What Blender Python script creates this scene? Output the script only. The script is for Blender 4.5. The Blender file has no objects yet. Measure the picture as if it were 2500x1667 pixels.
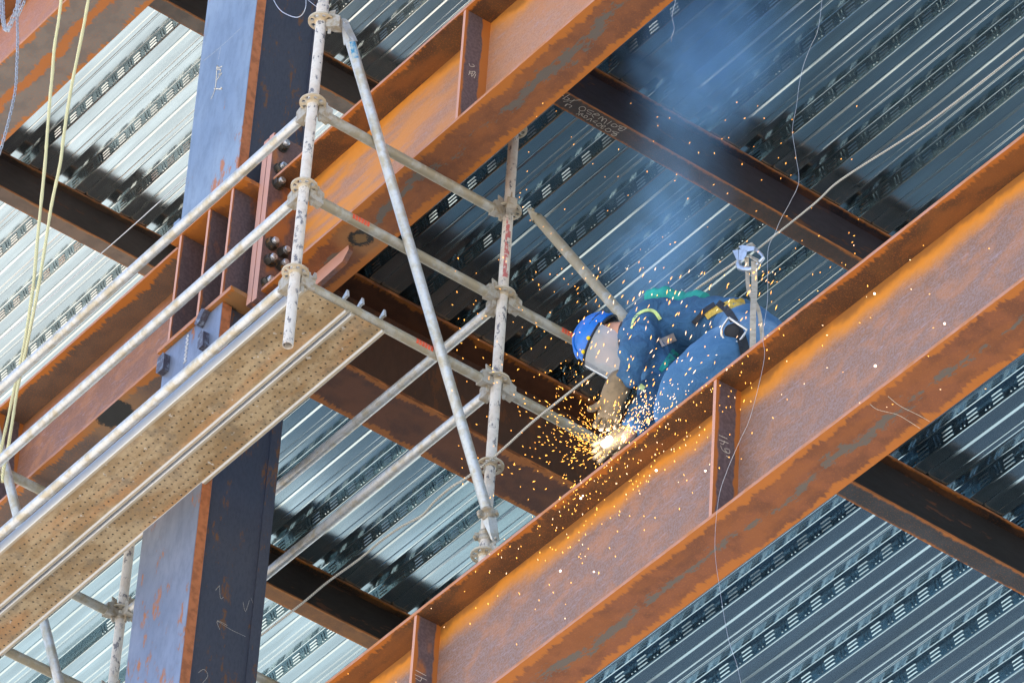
import bpy, bmesh, math, random
from mathutils import Vector, Matrix
random.seed(7)
sc = bpy.context.scene
C = sc.collection
rad = math.radians

# ------------------------------------------------------------------ camera
# camera axes in world space (right, down, forward); X runs along the girders,
# Y into the building, Z up.  The camera stands on the ground, 25 m from the steel.
FPX, CX, CY = 13764.93, 1250.0, 833.5
RT = Vector((0.605444, 0.794189, 0.051967))
DN = Vector((-0.497314, 0.428485, -0.754374))
FW = Vector((-0.621384, 0.430889, 0.654385)).normalized()
RT = (RT - FW * RT.dot(FW)).normalized()
DN = FW.cross(RT)
cam = bpy.data.cameras.new('camera')
cam.sensor_width = 36.0
cam.lens = 36.0 * FPX / 2500.0
cam.clip_end = 5000
cam.clip_start = 0.5
co = bpy.data.objects.new('camera', cam); C.objects.link(co)
M = Matrix((RT, -DN, -FW)).transposed()
co.matrix_world = M.to_4x4()
sc.camera = co
# ------------------------------------------------------------------ light
EL, AZ = 60.0, math.atan2(0.80, -0.60)           # sun ahead of the camera, behind the building
world = bpy.data.worlds.new('World'); sc.world = world; world.use_nodes = True
wn = world.node_tree; wn.nodes.clear()
sky = wn.nodes.new('ShaderNodeTexSky'); sky.sky_type = 'NISHITA'; sky.sun_disc = False
sky.sun_elevation = rad(EL); sky.sun_rotation = math.pi / 2 - AZ
sky.air_density = 1.0; sky.dust_density = 1.5; sky.ozone_density = 1.0
bg = wn.nodes.new('ShaderNodeBackground'); bg.inputs[1].default_value = 0.15
wo = wn.nodes.new('ShaderNodeOutputWorld')
wn.links.new(sky.outputs[0], bg.inputs[0]); wn.links.new(bg.outputs[0], wo.inputs[0])
sl = bpy.data.lights.new('sun', 'SUN'); sl.energy = 4.0; sl.angle = rad(0.5); sl.color = (1, 0.93, 0.83)
so = bpy.data.objects.new('sun', sl); C.objects.link(so)
sd = Vector((math.cos(AZ) * math.cos(rad(EL)), math.sin(AZ) * math.cos(rad(EL)), math.sin(rad(EL))))
so.rotation_euler = sd.to_track_quat('Z', 'Y').to_euler(); so.location = sd * 60
sc.cycles.volume_bounces = 3
sc.view_settings.view_transform = 'Standard'; sc.view_settings.look = 'None'
sc.view_settings.gamma = 1.0
sc.view_settings.exposure = 1.55

# ------------------------------------------------------------------ measuring helpers
def ray(x, y): return (RT * ((x - CX) / FPX) + DN * ((y - CY) / FPX) + FW)
def onX(x, y, v): r = ray(x, y); return r * (v / r.x)
def onY(x, y, v): r = ray(x, y); return r * (v / r.y)
def onZ(x, y, v): r = ray(x, y); return r * (v / r.z)

# ------------------------------------------------------------------ objects
def tag(o, label=None, cat=None, group=None, kind=None):
    if label: o['label'] = label
    if cat: o['category'] = cat
    if group: o['group'] = group
    if kind: o['kind'] = kind
    return o
def empty(name, loc, rz=0.0, label=None, cat=None, group=None):
    o = bpy.data.objects.new(name, None); C.objects.link(o)
    o.empty_display_size = 0.1
    o.location = loc; o.rotation_euler = (0, 0, rz)
    o['_m'] = 0
    del o['_m']
    return tag(o, label, cat, group)
WM = {}
def wmat(o):
    return Matrix.Translation(o.location) @ o.rotation_euler.to_matrix().to_4x4() if o else Matrix.Identity(4)

class MB:
    def __init__(s): s.v = []; s.f = []; s.sm = []
    def add(s, vs, fs, smooth=False):
        b = len(s.v); s.v += [Vector(p) for p in vs]
        for f in fs: s.f.append([b + i for i in f]); s.sm.append(smooth)
    def box(s, a, b):
        x0, y0, z0 = a; x1, y1, z1 = b
        s.add([(x0,y0,z0),(x1,y0,z0),(x1,y1,z0),(x0,y1,z0),(x0,y0,z1),(x1,y0,z1),(x1,y1,z1),(x0,y1,z1)],
              [(0,3,2,1),(4,5,6,7),(0,1,5,4),(1,2,6,5),(2,3,7,6),(3,0,4,7)])
    def obox(s, c, ax, ay, az):
        c = Vector(c); v = []
        for sx, sy, sz in ((-1,-1,-1),(1,-1,-1),(1,1,-1),(-1,1,-1),(-1,-1,1),(1,-1,1),(1,1,1),(-1,1,1)):
            v.append(c + ax*sx + ay*sy + az*sz)
        s.add(v, [(0,3,2,1),(4,5,6,7),(0,1,5,4),(1,2,6,5),(2,3,7,6),(3,0,4,7)])
    def prism(s, poly, d):
        n = len(poly); d = Vector(d); P = [Vector(p) for p in poly]
        s.add(P + [p + d for p in P], [tuple(range(n))[::-1], tuple(range(n, 2*n))] + [(i, (i+1)%n, n+(i+1)%n, n+i) for i in range(n)])
    def tube(s, pts, r, n=16, cap=True, smooth=True, hollow=0):
        P = [Vector(p) for p in pts]; m = len(P)
        R_ = r if isinstance(r, (list, tuple)) else [r]*m
        t0 = (P[1]-P[0]).normalized()
        up = Vector((0,0,1)) if abs(t0.z) < 0.9 else Vector((1,0,0))
        nx = t0.cross(up).normalized(); rings = []; V = []
        for i in range(m):
            t = (P[min(i+1,m-1)] - P[max(i-1,0)]).normalized()
            nx = (nx - t*nx.dot(t)).normalized(); ny = t.cross(nx)
            for k in range(n):
                a = 2*math.pi*k/n
                V.append(P[i] + (nx*math.cos(a) + ny*math.sin(a))*R_[i])
        F = []
        for i in range(m-1):
            for k in range(n):
                F.append((i*n+k, i*n+(k+1)%n, (i+1)*n+(k+1)%n, (i+1)*n+k))
        s.add(V, F, smooth)
        if hollow:
            t = t0
            for e in (0, m-1):
                ring = V[e*n:(e+1)*n]; inn = [P[e] + (q-P[e])*hollow for q in ring]
                t = (P[1]-P[0]).normalized() if e == 0 else (P[-2]-P[-1]).normalized()
                deep = [q + t*0.15 for q in inn]
                s.add(ring+inn+deep, [(k,(k+1)%n,n+(k+1)%n,n+k) for k in range(n)] + [(n+k,n+(k+1)%n,2*n+(k+1)%n,2*n+k) for k in range(n)] + [tuple(range(2*n,3*n))])
        elif cap:
            s.add(V[:n], [tuple(range(n))[::-1]]); s.add(V[-n:], [tuple(range(n))])
    def lathe(s, c, axis, prof, n=24, smooth=True):
        c = Vector(c); a = Vector(axis).normalized()
        u = a.cross(Vector((0,0,1)) if abs(a.z) < 0.9 else Vector((1,0,0))).normalized(); w = a.cross(u)
        V = [c + a*h + (u*math.cos(2*math.pi*k/n) + w*math.sin(2*math.pi*k/n))*r for r, h in prof for k in range(n)]
        s.add(V, [(i*n+k, i*n+(k+1)%n, (i+1)*n+(k+1)%n, (i+1)*n+k) for i in range(len(prof)-1) for k in range(n)], smooth)
    def ball(s, c, ax, ay, az, nu=20, nv=12):
        c = Vector(c); V = []; F = []
        for j in range(nv+1):
            th = math.pi*j/nv
            for i in range(nu):
                ph = 2*math.pi*i/nu
                V.append(c + ax*(math.sin(th)*math.cos(ph)) + ay*(math.sin(th)*math.sin(ph)) + az*math.cos(th))
        for j in range(nv):
            for i in range(nu): F.append((j*nu+i, j*nu+(i+1)%nu, (j+1)*nu+(i+1)%nu, (j+1)*nu+i))
        s.add(V, F, True)
    def build(s, name, mat, parent=None, world=True, merge=False, **kw):
        me = bpy.data.meshes.new(name)
        vs = s.v
        if parent is not None and world:
            inv = wmat_chain(parent).inverted(); vs = [inv @ v for v in s.v]
        me.from_pydata([tuple(v) for v in vs], [], s.f)
        me.polygons.foreach_set('use_smooth', s.sm)
        me.update()
        bm = bmesh.new(); bm.from_mesh(me)
        if merge: bmesh.ops.remove_doubles(bm, verts=bm.verts, dist=1e-5)
        bmesh.ops.recalc_face_normals(bm, faces=bm.faces)
        bm.to_mesh(me); bm.free()
        if mat: me.materials.append(mat)
        o = bpy.data.objects.new(name, me); C.objects.link(o)
        if parent is not None: o.parent = parent
        return tag(o, **kw)
def wmat_chain(o):
    m = Matrix.Identity(4)
    while o is not None:
        m = (Matrix.Translation(o.location) @ o.rotation_euler.to_matrix().to_4x4()) @ m; o = o.parent
    return m
def curve_pts(P, n=8):
    P = [Vector(p) for p in P]; out = []
    for i in range(len(P)-1):
        a = P[max(i-1,0)]; b = P[i]; c = P[i+1]; d = P[min(i+2,len(P)-1)]
        for k in range(n):
            t = k/n
            out.append(0.5*((2*b) + (c-a)*t + (2*a-5*b+4*c-d)*t*t + (3*b-a-3*c+d)*t**3))
    out.append(P[-1]); return out

# ------------------------------------------------------------------ materials
class NT:
    def __init__(s, name):
        s.m = bpy.data.materials.new(name); s.m.use_nodes = True
        s.t = s.m.node_tree; s.t.nodes.clear()
        s.out = s.t.nodes.new('ShaderNodeOutputMaterial')
        s.b = s.t.nodes.new('ShaderNodeBsdfPrincipled')
        s.t.links.new(s.b.outputs[0], s.out.inputs[0])
        s.tc = s.t.nodes.new('ShaderNodeTexCoord')
    def L(s, a, b): s.t.links.new(a, b)
    def setb(s, key, v):
        i = s.b.inputs[key]
        if hasattr(v, 'is_output'): s.L(v, i)
        else: i.default_value = v if not (isinstance(v, tuple) and len(v) == 3 and key != 'Normal') else (*v, 1)
    def noise(s, scale, stretch=(1,1,1), detail=5, rough=0.55, off=(0,0,0), vec=None, dist=0.0):
        mp = s.t.nodes.new('ShaderNodeMapping'); mp.inputs['Scale'].default_value = stretch; mp.inputs['Location'].default_value = off
        s.L(vec or s.tc.outputs['Object'], mp.inputs[0])
        n = s.t.nodes.new('ShaderNodeTexNoise'); n.inputs['Scale'].default_value = scale; n.inputs['Detail'].default_value = detail
        n.inputs['Roughness'].default_value = rough; n.inputs['Distortion'].default_value = dist
        s.L(mp.outputs[0], n.inputs['Vector']); return n.outputs['Fac']
    def math(s, op, a, b=None, c=None, clamp=False):
        n = s.t.nodes.new('ShaderNodeMath'); n.operation = op; n.use_clamp = clamp
        for i, v in enumerate((a, b, c)):
            if v is None: continue
            if hasattr(v, 'is_output'): s.L(v, n.inputs[i])
            else: n.inputs[i].default_value = v
        return n.outputs[0]
    def ramp(s, f, a, b, smooth=True):
        n = s.t.nodes.new('ShaderNodeMapRange'); n.interpolation_type = 'SMOOTHSTEP' if smooth else 'LINEAR'
        s.L(f, n.inputs[0]); n.inputs[1].default_value = a; n.inputs[2].default_value = b
        return n.outputs[0]
    def mix(s, f, a, b):
        n = s.t.nodes.new('ShaderNodeMix'); n.data_type = 'RGBA'
        for sock, v in ((n.inputs[0], f), (n.inputs[6], a), (n.inputs[7], b)):
            if hasattr(v, 'is_output'): s.L(v, sock)
            elif isinstance(v, tuple): sock.default_value = (*v, 1)
            else: sock.default_value = v
        return n.outputs[2]
    def xyz(s, sock='Object'):
        n = s.t.nodes.new('ShaderNodeSeparateXYZ'); s.L(s.tc.outputs[sock], n.inputs[0]); return n.outputs
    def bump(s, h, strength=0.3, dist=0.01):
        n = s.t.nodes.new('ShaderNodeBump'); n.inputs['Strength'].default_value = strength; n.inputs['Distance'].default_value = dist
        s.L(h, n.inputs['Height']); s.L(n.outputs[0], s.b.inputs['Normal'])

def m_simple(name, col, rough=0.5, metal=0.0, var=0.25, scale=30, bump=0.0, col2=None, lo=0.4, hi=0.65, spec=0.5):
    n = NT(name); f = n.noise(scale)
    c2 = col2 or tuple(c*(1-var) for c in col)
    n.setb('Base Color', n.mix(n.ramp(f, lo, hi), col, c2))
    n.setb('Roughness', rough); n.setb('Metallic', metal); n.setb('Specular IOR Level', spec)
    if bump: n.bump(f, bump, 0.004)
    return n.m

ORANGE = (0.46, 0.15, 0.016); ORANGE2 = (0.74, 0.27, 0.016)
def m_flange(name, hw, base, alt, patch=None, patch_w=0.03, edge=0.03, edge_col=(0.42,0.135,0.02), pink=(0.43,0.21,0.145), central=None, patch_off=0.0, seed=0.0, burn=None, rustmix=0.55):
    """flange plate, local y across; colours follow mill rolling and rust bands, edge faces carry painted sky light"""
    n = NT(name); x, y, z = n.xyz(); nx, ny, nz = n.xyz('Normal')
    g = n.noise(9, (1,1,1), off=(seed,0,0)); fine = n.noise(160, (1,1,1), detail=3, off=(seed,0,0))
    col = n.mix(n.ramp(g, 0.42, 0.6), base, alt)
    col = n.mix(n.math('MULTIPLY', n.ramp(fine, 0.5, 0.75), 0.45), col, edge_col)
    big = n.noise(2.2, (1,3,1), detail=4, off=(seed+3,0,0))
    col = n.mix(n.math('MULTIPLY', n.ramp(big, 0.45, 0.62), rustmix), col, tuple(0.5*a+0.5*b for a, b in zip(alt, edge_col)))
    ay = n.math('ABSOLUTE', y)
    teeth = n.noise(55, (1, 0.12, 1), detail=3, off=(seed+1,0,0)); low = n.noise(5, (1,1,1), off=(seed+9,0,0))
    lim = n.math('ADD', ay, n.math('MULTIPLY', n.math('SUBTRACT', teeth, 0.5), 0.07*hw/0.135))
    lim = n.math('ADD', lim, n.math('MULTIPLY', n.math('SUBTRACT', low, 0.5), 0.10*hw/0.135))
    e = n.ramp(lim, hw-edge-0.006, hw-edge+0.01)
    col = n.mix(n.math('MULTIPLY', e, 0.9), col, n.mix(fine, edge_col, ORANGE))
    if central is not None:
        cy = n.math('ADD', y, n.math('MULTIPLY', n.math('SUBTRACT', low, 0.5), 0.12))
        cy = n.math('ABSOLUTE', n.math('SUBTRACT', cy, central))
        cy = n.math('ADD', cy, n.math('MULTIPLY', n.math('SUBTRACT', n.noise(40, (1,1,1), off=(seed,4,0)), 0.5), 0.06))
        col = n.mix(n.ramp(cy, 0.034, 0.02), col, (0.40, 0.13, 0.025))
    if patch:
        cy = n.math('ABSOLUTE', n.math('SUBTRACT', n.math('ADD', y, n.math('MULTIPLY', n.math('SUBTRACT', n.noise(2.5, off=(seed,8,0)), 0.5), 0.16)), patch_off))
        pn = n.noise(20, (0.5, 1.3, 1), detail=9, rough=0.78, off=(seed,2,0))
        v = n.math('SUBTRACT', pn, n.math('MULTIPLY', cy, 4.0))
        v = n.math('ADD', v, n.math('MULTIPLY', n.math('SUBTRACT', n.noise(1.1, off=(seed,3,0)), 0.5), 0.5))
        col = n.mix(n.ramp(v, 0.475-patch_w, 0.487-patch_w), col, patch)
    if burn:
        bx, by, br, ring = burn
        dx = n.math('SUBTRACT', x, bx); dy = n.math('SUBTRACT', y, by)
        d = n.math('SQRT', n.math('ADD', n.math('MULTIPLY', dx, dx), n.math('MULTIPLY', dy, dy)))
        d = n.math('ADD', d, n.math('MULTIPLY', n.math('SUBTRACT', n.noise(18, (1,1,1), off=(0,0,5), detail=9, rough=0.8), 0.5), 0.13))
        dark = n.ramp(d, br, br-0.012)
        halo = n.ramp(d, br*2.6, br)
        col = n.mix(n.math('MULTIPLY', halo, 0.6), col, (0.32, 0.17, 0.07))
        col = n.mix(dark, col, (0.02, 0.019, 0.017))
        if ring: col = n.mix(n.ramp(d, br*0.62, br*0.42), col, (0.17, 0.095, 0.035))
    side = n.ramp(n.math('ABSOLUTE', ny), 0.6, 0.8)
    pc = n.mix(n.ramp(n.noise(12, (1,3,3), off=(seed,1,1)), 0.4, 0.65), pink, (0.42, 0.16, 0.05))
    col = n.mix(side, col, pc)  # edge faces painted pinker and lighter to hold the sky light
    n.setb('Base Color', col); n.setb('Roughness', n.math('ADD', n.math('MULTIPLY', g, 0.3), 0.45)); n.setb('Specular IOR Level', 0.4)
    n.bump(n.math('ADD', fine, n.math('MULTIPLY', teeth, 0.6)), 0.25, 0.003)
    return n.m
def m_web(name, depth, a, b, band=0.16, band_col=ORANGE2, streak_glow=0.0, seed=0.0, low_band=0.0, gloss=0.45, mid_amt=0.55):
    n = NT(name); x, y, z = n.xyz(); fine = n.noise(120, detail=4, off=(seed,0,0)); mid = n.noise(7, (1,1,1.4), detail=6, off=(seed,0,0), dist=0.6)
    col = n.mix(n.ramp(fine, 0.38, 0.62), a, b)
    col = n.mix(n.math('MULTIPLY', n.ramp(mid, 0.42, 0.68), mid_amt), col, (0.44, 0.185, 0.08))
    scr = n.noise(30, (0.3, 1, 2.4), detail=8, rough=0.75, off=(seed,0,3), dist=1.5)
    col = n.mix(n.math('MULTIPLY', n.ramp(scr, 0.54, 0.64), 0.6), col, (0.34, 0.27, 0.32))
    wob = n.math('MULTIPLY', n.math('SUBTRACT', n.noise(2.2, (1,1,1), off=(seed,0,1)), 0.5), 0.22)
    wob2 = n.math('MULTIPLY', n.math('SUBTRACT', n.noise(22, (1,1,1), off=(seed,0,1)), 0.5), 0.04)
    zz = n.math('ADD', n.math('ADD', z, wob), wob2)
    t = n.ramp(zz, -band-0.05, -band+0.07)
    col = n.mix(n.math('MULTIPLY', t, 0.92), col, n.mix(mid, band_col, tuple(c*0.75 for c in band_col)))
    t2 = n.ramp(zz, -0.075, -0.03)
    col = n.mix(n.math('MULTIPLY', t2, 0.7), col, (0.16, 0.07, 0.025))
    if low_band:
        t3 = n.ramp(zz, -depth+low_band+0.03, -depth+low_band-0.03); col = n.mix(n.math('MULTIPLY', t3, 0.5), col, (0.4, 0.15, 0.05))
    if streak_glow:
        mp = n.t.nodes.new('ShaderNodeMapping'); mp.inputs['Rotation'].default_value = (0, rad(-28), 0); mp.inputs['Scale'].default_value = (0.9, 1, 5)
        n.L(n.tc.outputs['Object'], mp.inputs[0])
        nn = n.t.nodes.new('ShaderNodeTexNoise'); nn.inputs['Scale'].default_value = 2.6; nn.inputs['Detail'].default_value = 5; n.L(mp.outputs[0], nn.inputs['Vector'])
        xr = n.ramp(x, 2.1, 0.2) 
        col = n.mix(n.math('MULTIPLY', n.math('MULTIPLY', n.ramp(nn.outputs[0], 0.36, 0.6), xr), streak_glow), col, (0.60, 0.22, 0.022))  # orange towards the splice: rust streaks with warm bounce light painted in
    n.setb('Base Color', col); n.setb('Roughness', n.math('ADD', n.math('MULTIPLY', mid, 0.25), gloss)); n.setb('Specular IOR Level', 0.5)
    n.bump(fine, 0.2, 0.002); return n.m
def m_plate(name, base=(0.085,0.062,0.068), rust=(0.40,0.13,0.025), edgecol=(0.52,0.26,0.18), amt=0.5, ymin=-0.135, marg=0.02, seed=0, edgerust=True):
    """stiffener / splice plate: dark mill scale with rust at its borders (local y across)"""
    n = NT(name); x, y, z = n.xyz(); nx, ny, nz = n.xyz('Normal')
    f = n.noise(70, off=(seed,0,0)); g = n.noise(6, (1,1,0.5), detail=6, off=(seed,0,0))
    col = n.mix(n.ramp(f, 0.35, 0.65), base, tuple(c*1.5 for c in base))
    col = n.mix(n.ramp(g, amt, amt+0.12), col, rust)
    if edgerust:
        d = n.math('ADD', y, n.math('MULTIPLY', n.math('SUBTRACT', n.noise(12, off=(seed,1,0)), 0.5), 0.035))
        col = n.mix(n.ramp(d, ymin+marg+0.006, ymin+marg-0.004), col, rust)
        col = n.mix(n.ramp(d, -0.032, -0.024), col, rust)
    col = n.mix(n.ramp(n.math('ABSOLUTE', ny), 0.6, 0.8), col, edgecol)
    n.setb('Base Color', col); n.setb('Roughness', 0.5); n.bump(f, 0.2, 0.002); return n.m
def m_millscale(name, base, alt, rust_amt=0.64, rust=(0.36,0.12,0.03), rough=0.38, metal=0.3, scale=5, stretch=(1,1,0.35)):
    n = NT(name); g = n.noise(scale, stretch, detail=8, rough=0.65, dist=0.3); h = n.noise(scale*6, stretch, detail=6, rough=0.7); k = n.noise(2.0, (1,1,0.6))
    col = n.mix(n.ramp(k, 0.35, 0.65), base, alt)
    col = n.mix(n.math('MULTIPLY', n.ramp(h, 0.4, 0.7), 0.4), col, tuple(c*0.55 for c in base))
    r = n.ramp(n.math('ADD', n.math('MULTIPLY', g, 0.6), n.math('MULTIPLY', h, 0.4)), rust_amt-0.04, rust_amt)
    col = n.mix(r, col, rust)
    n.setb('Base Color', col); n.setb('Metallic', n.math('MULTIPLY', n.math('SUBTRACT', 1.0, r), metal))
    n.setb('Roughness', n.math('ADD', n.math('MULTIPLY', h, 0.25), rough)); n.setb('Specular IOR Level', 0.6)
    n.bump(h, 0.15, 0.003); return n.m
def m_deck(name, base=(0.50,0.57,0.62), rough=0.14):
    n = NT(name); s1 = n.noise(6, (0.25,3,1), detail=4); s2 = n.noise(60, (0.06,2,1), detail=4); sp = n.noise(45, detail=2)
    col = n.mix(n.ramp(s1, 0.3, 0.7), base, tuple(c*0.78 for c in base))
    col = n.mix(n.math('MULTIPLY', n.ramp(s2, 0.55, 0.75), 0.25), col, (0.33,0.33,0.31))
    s3 = n.noise(1.6, (0.05,2.2,1), detail=2); col = n.mix(n.math('MULTIPLY', n.ramp(s3, 0.4, 0.6), 0.35), col, tuple(c*0.6 for c in base))
    n.setb('Base Color', col); n.setb('Metallic', 0.92)
    n.setb('Roughness', n.math('ADD', n.math('MULTIPLY', s1, 0.10), rough-0.04))
    return n.m
def m_galv(name, base=(0.42,0.44,0.46), dirt=(0.30,0.25,0.18), amt=0.5, rough=0.5, metal=0.35, spots=None, scale=14, zdirt=0.0):
    n = NT(name); a = n.noise(scale, detail=6, rough=0.65); b = n.noise(scale*5, detail=4)
    col = n.mix(n.ramp(a, amt-0.08, amt+0.14), base, dirt)
    col = n.mix(n.math('MULTIPLY', n.ramp(b, 0.5, 0.7), 0.35), col, tuple(c*0.6 for c in base))
    if spots:
        v = n.noise(scale*2.6, (1,1,0.7), detail=5, rough=0.7, off=(3,3,3)); col = n.mix(n.ramp(v, 0.56, 0.62), col, spots)
    n.setb('Base Color', col); n.setb('Metallic', metal); n.setb('Roughness', rough); n.bump(b, 0.25, 0.002); return n.m
def m_emit(name, col, s):
    n = NT(name); n.setb('Base Color', (0,0,0)); n.setb('Emission Color', col); n.setb('Emission Strength', s); return n.m

M_deck = [m_deck('galvanised_deck_low', (0.30,0.45,0.56)), m_deck('galvanised_deck_mid', (0.46,0.57,0.61)), m_deck('galvanised_deck_high', (0.66,0.71,0.71))]  # one zinc finish; each level's tint carries its reflected brightness
M_pipe = m_galv('galvanised_pipe', (0.52,0.54,0.56), (0.42,0.38,0.30), 0.50, 0.42, 0.45)
M_pipe2 = m_galv('cement_spattered_pipe', (0.62,0.59,0.55), (0.56,0.50,0.44), 0.5, 0.6, 0.1, spots=(0.16,0.16,0.18), scale=11)
M_pipe3 = m_galv('brown_dusted_pipe', (0.40,0.40,0.37), (0.31,0.27,0.19), 0.42, 0.55, 0.25, scale=9)
M_ros = m_galv('rosette_steel', (0.50,0.46,0.38), (0.48,0.38,0.25), 0.48, 0.6, 0.15, scale=25)
M_wedge = m_galv('wedge_head_steel', (0.40,0.38,0.34), (0.30,0.24,0.16), 0.5, 0.6, 0.2, scale=25)
M_red = m_simple('red_paint_mark', (0.75,0.10,0.04), 0.6, 0, 0.3, 60)
M_chalk = m_simple('chalk_line', (0.72,0.66,0.56), 0.9, 0, 0.4, 200)
M_wire = m_simple('thin_wire_metal', (0.55,0.56,0.6), 0.35, 0.6, 0.2, 90)

# ------------------------------------------------------------------ ground
g = MB(); g.add([(-900,-900,-1.6),(900,-900,-1.6),(900,900,-1.6),(-900,900,-1.6)], [(0,1,2,3)])
gn = NT('site_ground'); a = gn.noise(0.08, detail=6); b = gn.noise(0.9, detail=6)
gc = gn.mix(gn.ramp(a, 0.4, 0.6), (0.62,0.56,0.47), (0.52,0.48,0.41)); gc = gn.mix(gn.math('MULTIPLY', b, 0.5), gc, (0.40,0.35,0.29))
gn.setb('Base Color', gc); gn.setb('Roughness', 0.9); gn.bump(b, 0.4, 0.05)
g.build('ground', gn.m, kind='structure')
g = MB(); g.add([(-37.5,13.5,-1.596),(60,13.5,-1.596),(60,60,-1.596),(-37.5,60,-1.596)], [(0,1,2,3)])
g.build('unseen_dark_ground', m_simple('dark_mirrored_ground', (0.019,0.028,0.038), 0.9, 0, 0.35, 0.4), kind='structure')  # unseen dark ground, added to darken what the decks mirror

g = MB(); g.add([(-160,9,-1.592),(-37.6,9,-1.592),(-37.6,80,-1.592),(-160,80,-1.592)], [(0,1,2,3)])
g.build('unseen_pale_ground', m_simple('pale_mirrored_ground', (0.28,0.305,0.30), 0.9, 0, 0.2, 0.3), kind='structure')  # unseen pale ground, added to brighten reflections in the left decking
# ------------------------------------------------------------------ levels
ZL, ZM, ZU = 14.60, 18.13, 21.66

# ------------------------------------------------------------------ corrugated decks
def deck(name, Z, ycref, p, x0, x1, y0, y1, vis, mat, label):
    """trapezoidal deck; ycref = centre of one embossed web; p = rib pitch; vis = (x0,x1,y0,y1) embossed area"""
    s = p/0.305; H = 0.076
    low, e = 0.183*s, 0.021*s
    up = p - low - 2*e
    def arc(prev, cur, nxt, r, k=5):
        a = (prev-cur).normalized(); b = (nxt-cur).normalized(); ang = a.angle(b); d = r/math.tan(ang/2)
        p0 = cur + a*d; p1 = cur + b*d; out = []
        for i in range(k+1):
            t = i/k; out.append(p0*(1-t)**2 + cur*2*t*(1-t) + p1*t*t)
        return out
    # one pitch, starting at the foot of the embossed web
    g1, g2 = 0.39*low, 0.78*low
    base = [Vector((0,0)), Vector((g1-0.010,0)), Vector((g1,0.0065)), Vector((g1+0.010,0)),
            Vector((g2-0.004,0)), Vector((g2,0.0016)), Vector((g2+0.004,0)), Vector((low-0.016,0)), Vector((low-0.012,0.004)), Vector((low-0.007,0)), Vector((low,0)), Vector((low+e,H)), Vector((low+e+up,H))]
    k0 = math.floor((y0-ycref)/p); k1 = math.ceil((y1-ycref)/p)
    pts = []
    for k in range(k0, k1+1):
        o = Vector((ycref + k*p + e/2, 0))
        for q in base: pts.append(o+q)
    corner = {0: 0.009, 10: 0.015, 11: 0.008, 12: 0.008, 2: 0.004}
    prof = []
    nb = len(base)
    for i in range(1, len(pts)-1):
        j = i % nb
        if j in corner: prof += arc(pts[i-1], pts[i], pts[i+1], corner[j])
        else: prof.append(pts[i])
    prof = [q for q in prof if y0 <= q.x <= y1]
    m = MB(); n = len(prof)
    xs = [x0 + (x1-x0)*i/4 for i in range(5)]
    V = [(x, q.x, Z+q.y) for x in xs for q in prof]
    m.add(V, [(i*n+k, i*n+k+1, (i+1)*n+k+1, (i+1)*n+k) for i in range(4) for k in range(n-1)])
    # embossments on the camera-side webs
    vx0, vx1, vy0, vy1 = vis
    nrm = Vector((0, -H, -e)).normalized(); upv = Vector((0, -e, H)).normalized(); X = Vector((1,0,0))
    P = 0.155*s
    for k in range(k0, k1):
        yc = ycref + k*p
        if yc < vy0 or yc > vy1: continue
        for i in range(int((vx1-vx0)/P)):
            xc = vx0 + (i+0.5)*P + (k*0.031) % P
            c = Vector((xc, yc, Z+H/2)) 
            def ridge(cc, ux, uy, hx, hy, h):
                cc = cc + nrm*0.0002
                v = [cc-ux*hx-uy*hy, cc+ux*hx-uy*hy, cc+ux*hx+uy*hy, cc-ux*hx+uy*hy,
                     cc-ux*(hx-0.004)-uy*hy*0.35+nrm*h, cc+ux*(hx-0.004)-uy*hy*0.35+nrm*h, cc+ux*(hx-0.004)+uy*hy*0.35+nrm*h, cc-ux*(hx-0.004)+uy*hy*0.35+nrm*h]
                m.add(v, [(0,1,5,4),(1,2,6,5),(2,3,7,6),(3,0,4,7),(4,5,6,7)])
            for t in (-0.019, -0.001, 0.017):
                ridge(c + X*0.034*s + upv*t, X, upv, 0.033*s, 0.0058, 0.0045)
            for t in (-0.024, -0.047):
                sx = (upv*0.98 + X*(-0.16)).normalized(); sy = X
                ridge(c + X*(t*s), sx, sy, 0.026, 0.0055, 0.0035)
    return m.build(name, mat, label=label, cat='metal deck')
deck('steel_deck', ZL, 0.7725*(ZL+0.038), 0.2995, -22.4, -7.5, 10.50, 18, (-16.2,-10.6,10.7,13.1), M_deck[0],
     'dark blue grey corrugated steel deck below the lower right girder')
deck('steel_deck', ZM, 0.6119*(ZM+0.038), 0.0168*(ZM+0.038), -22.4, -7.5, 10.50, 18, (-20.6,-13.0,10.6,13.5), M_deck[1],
     'middle corrugated steel deck above the welder, between the two big girders')
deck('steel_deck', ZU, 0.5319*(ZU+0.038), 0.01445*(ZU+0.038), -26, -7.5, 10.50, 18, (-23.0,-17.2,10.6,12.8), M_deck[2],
     'palest corrugated steel deck behind the yellow ropes at left')

for z_ in (ZL, ZM):
    g = MB(); g.box((-22.3,10.52,z_+0.0772), (-7.6,17.95,z_+0.0786)); g.build('floor', m_simple('mirrored_floor_top', (0.22,0.29,0.31), 0.85, 0, 0.35, 1.5), kind='structure')  # unseen sheets added on the decks to tone what the deck above mirrors
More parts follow.
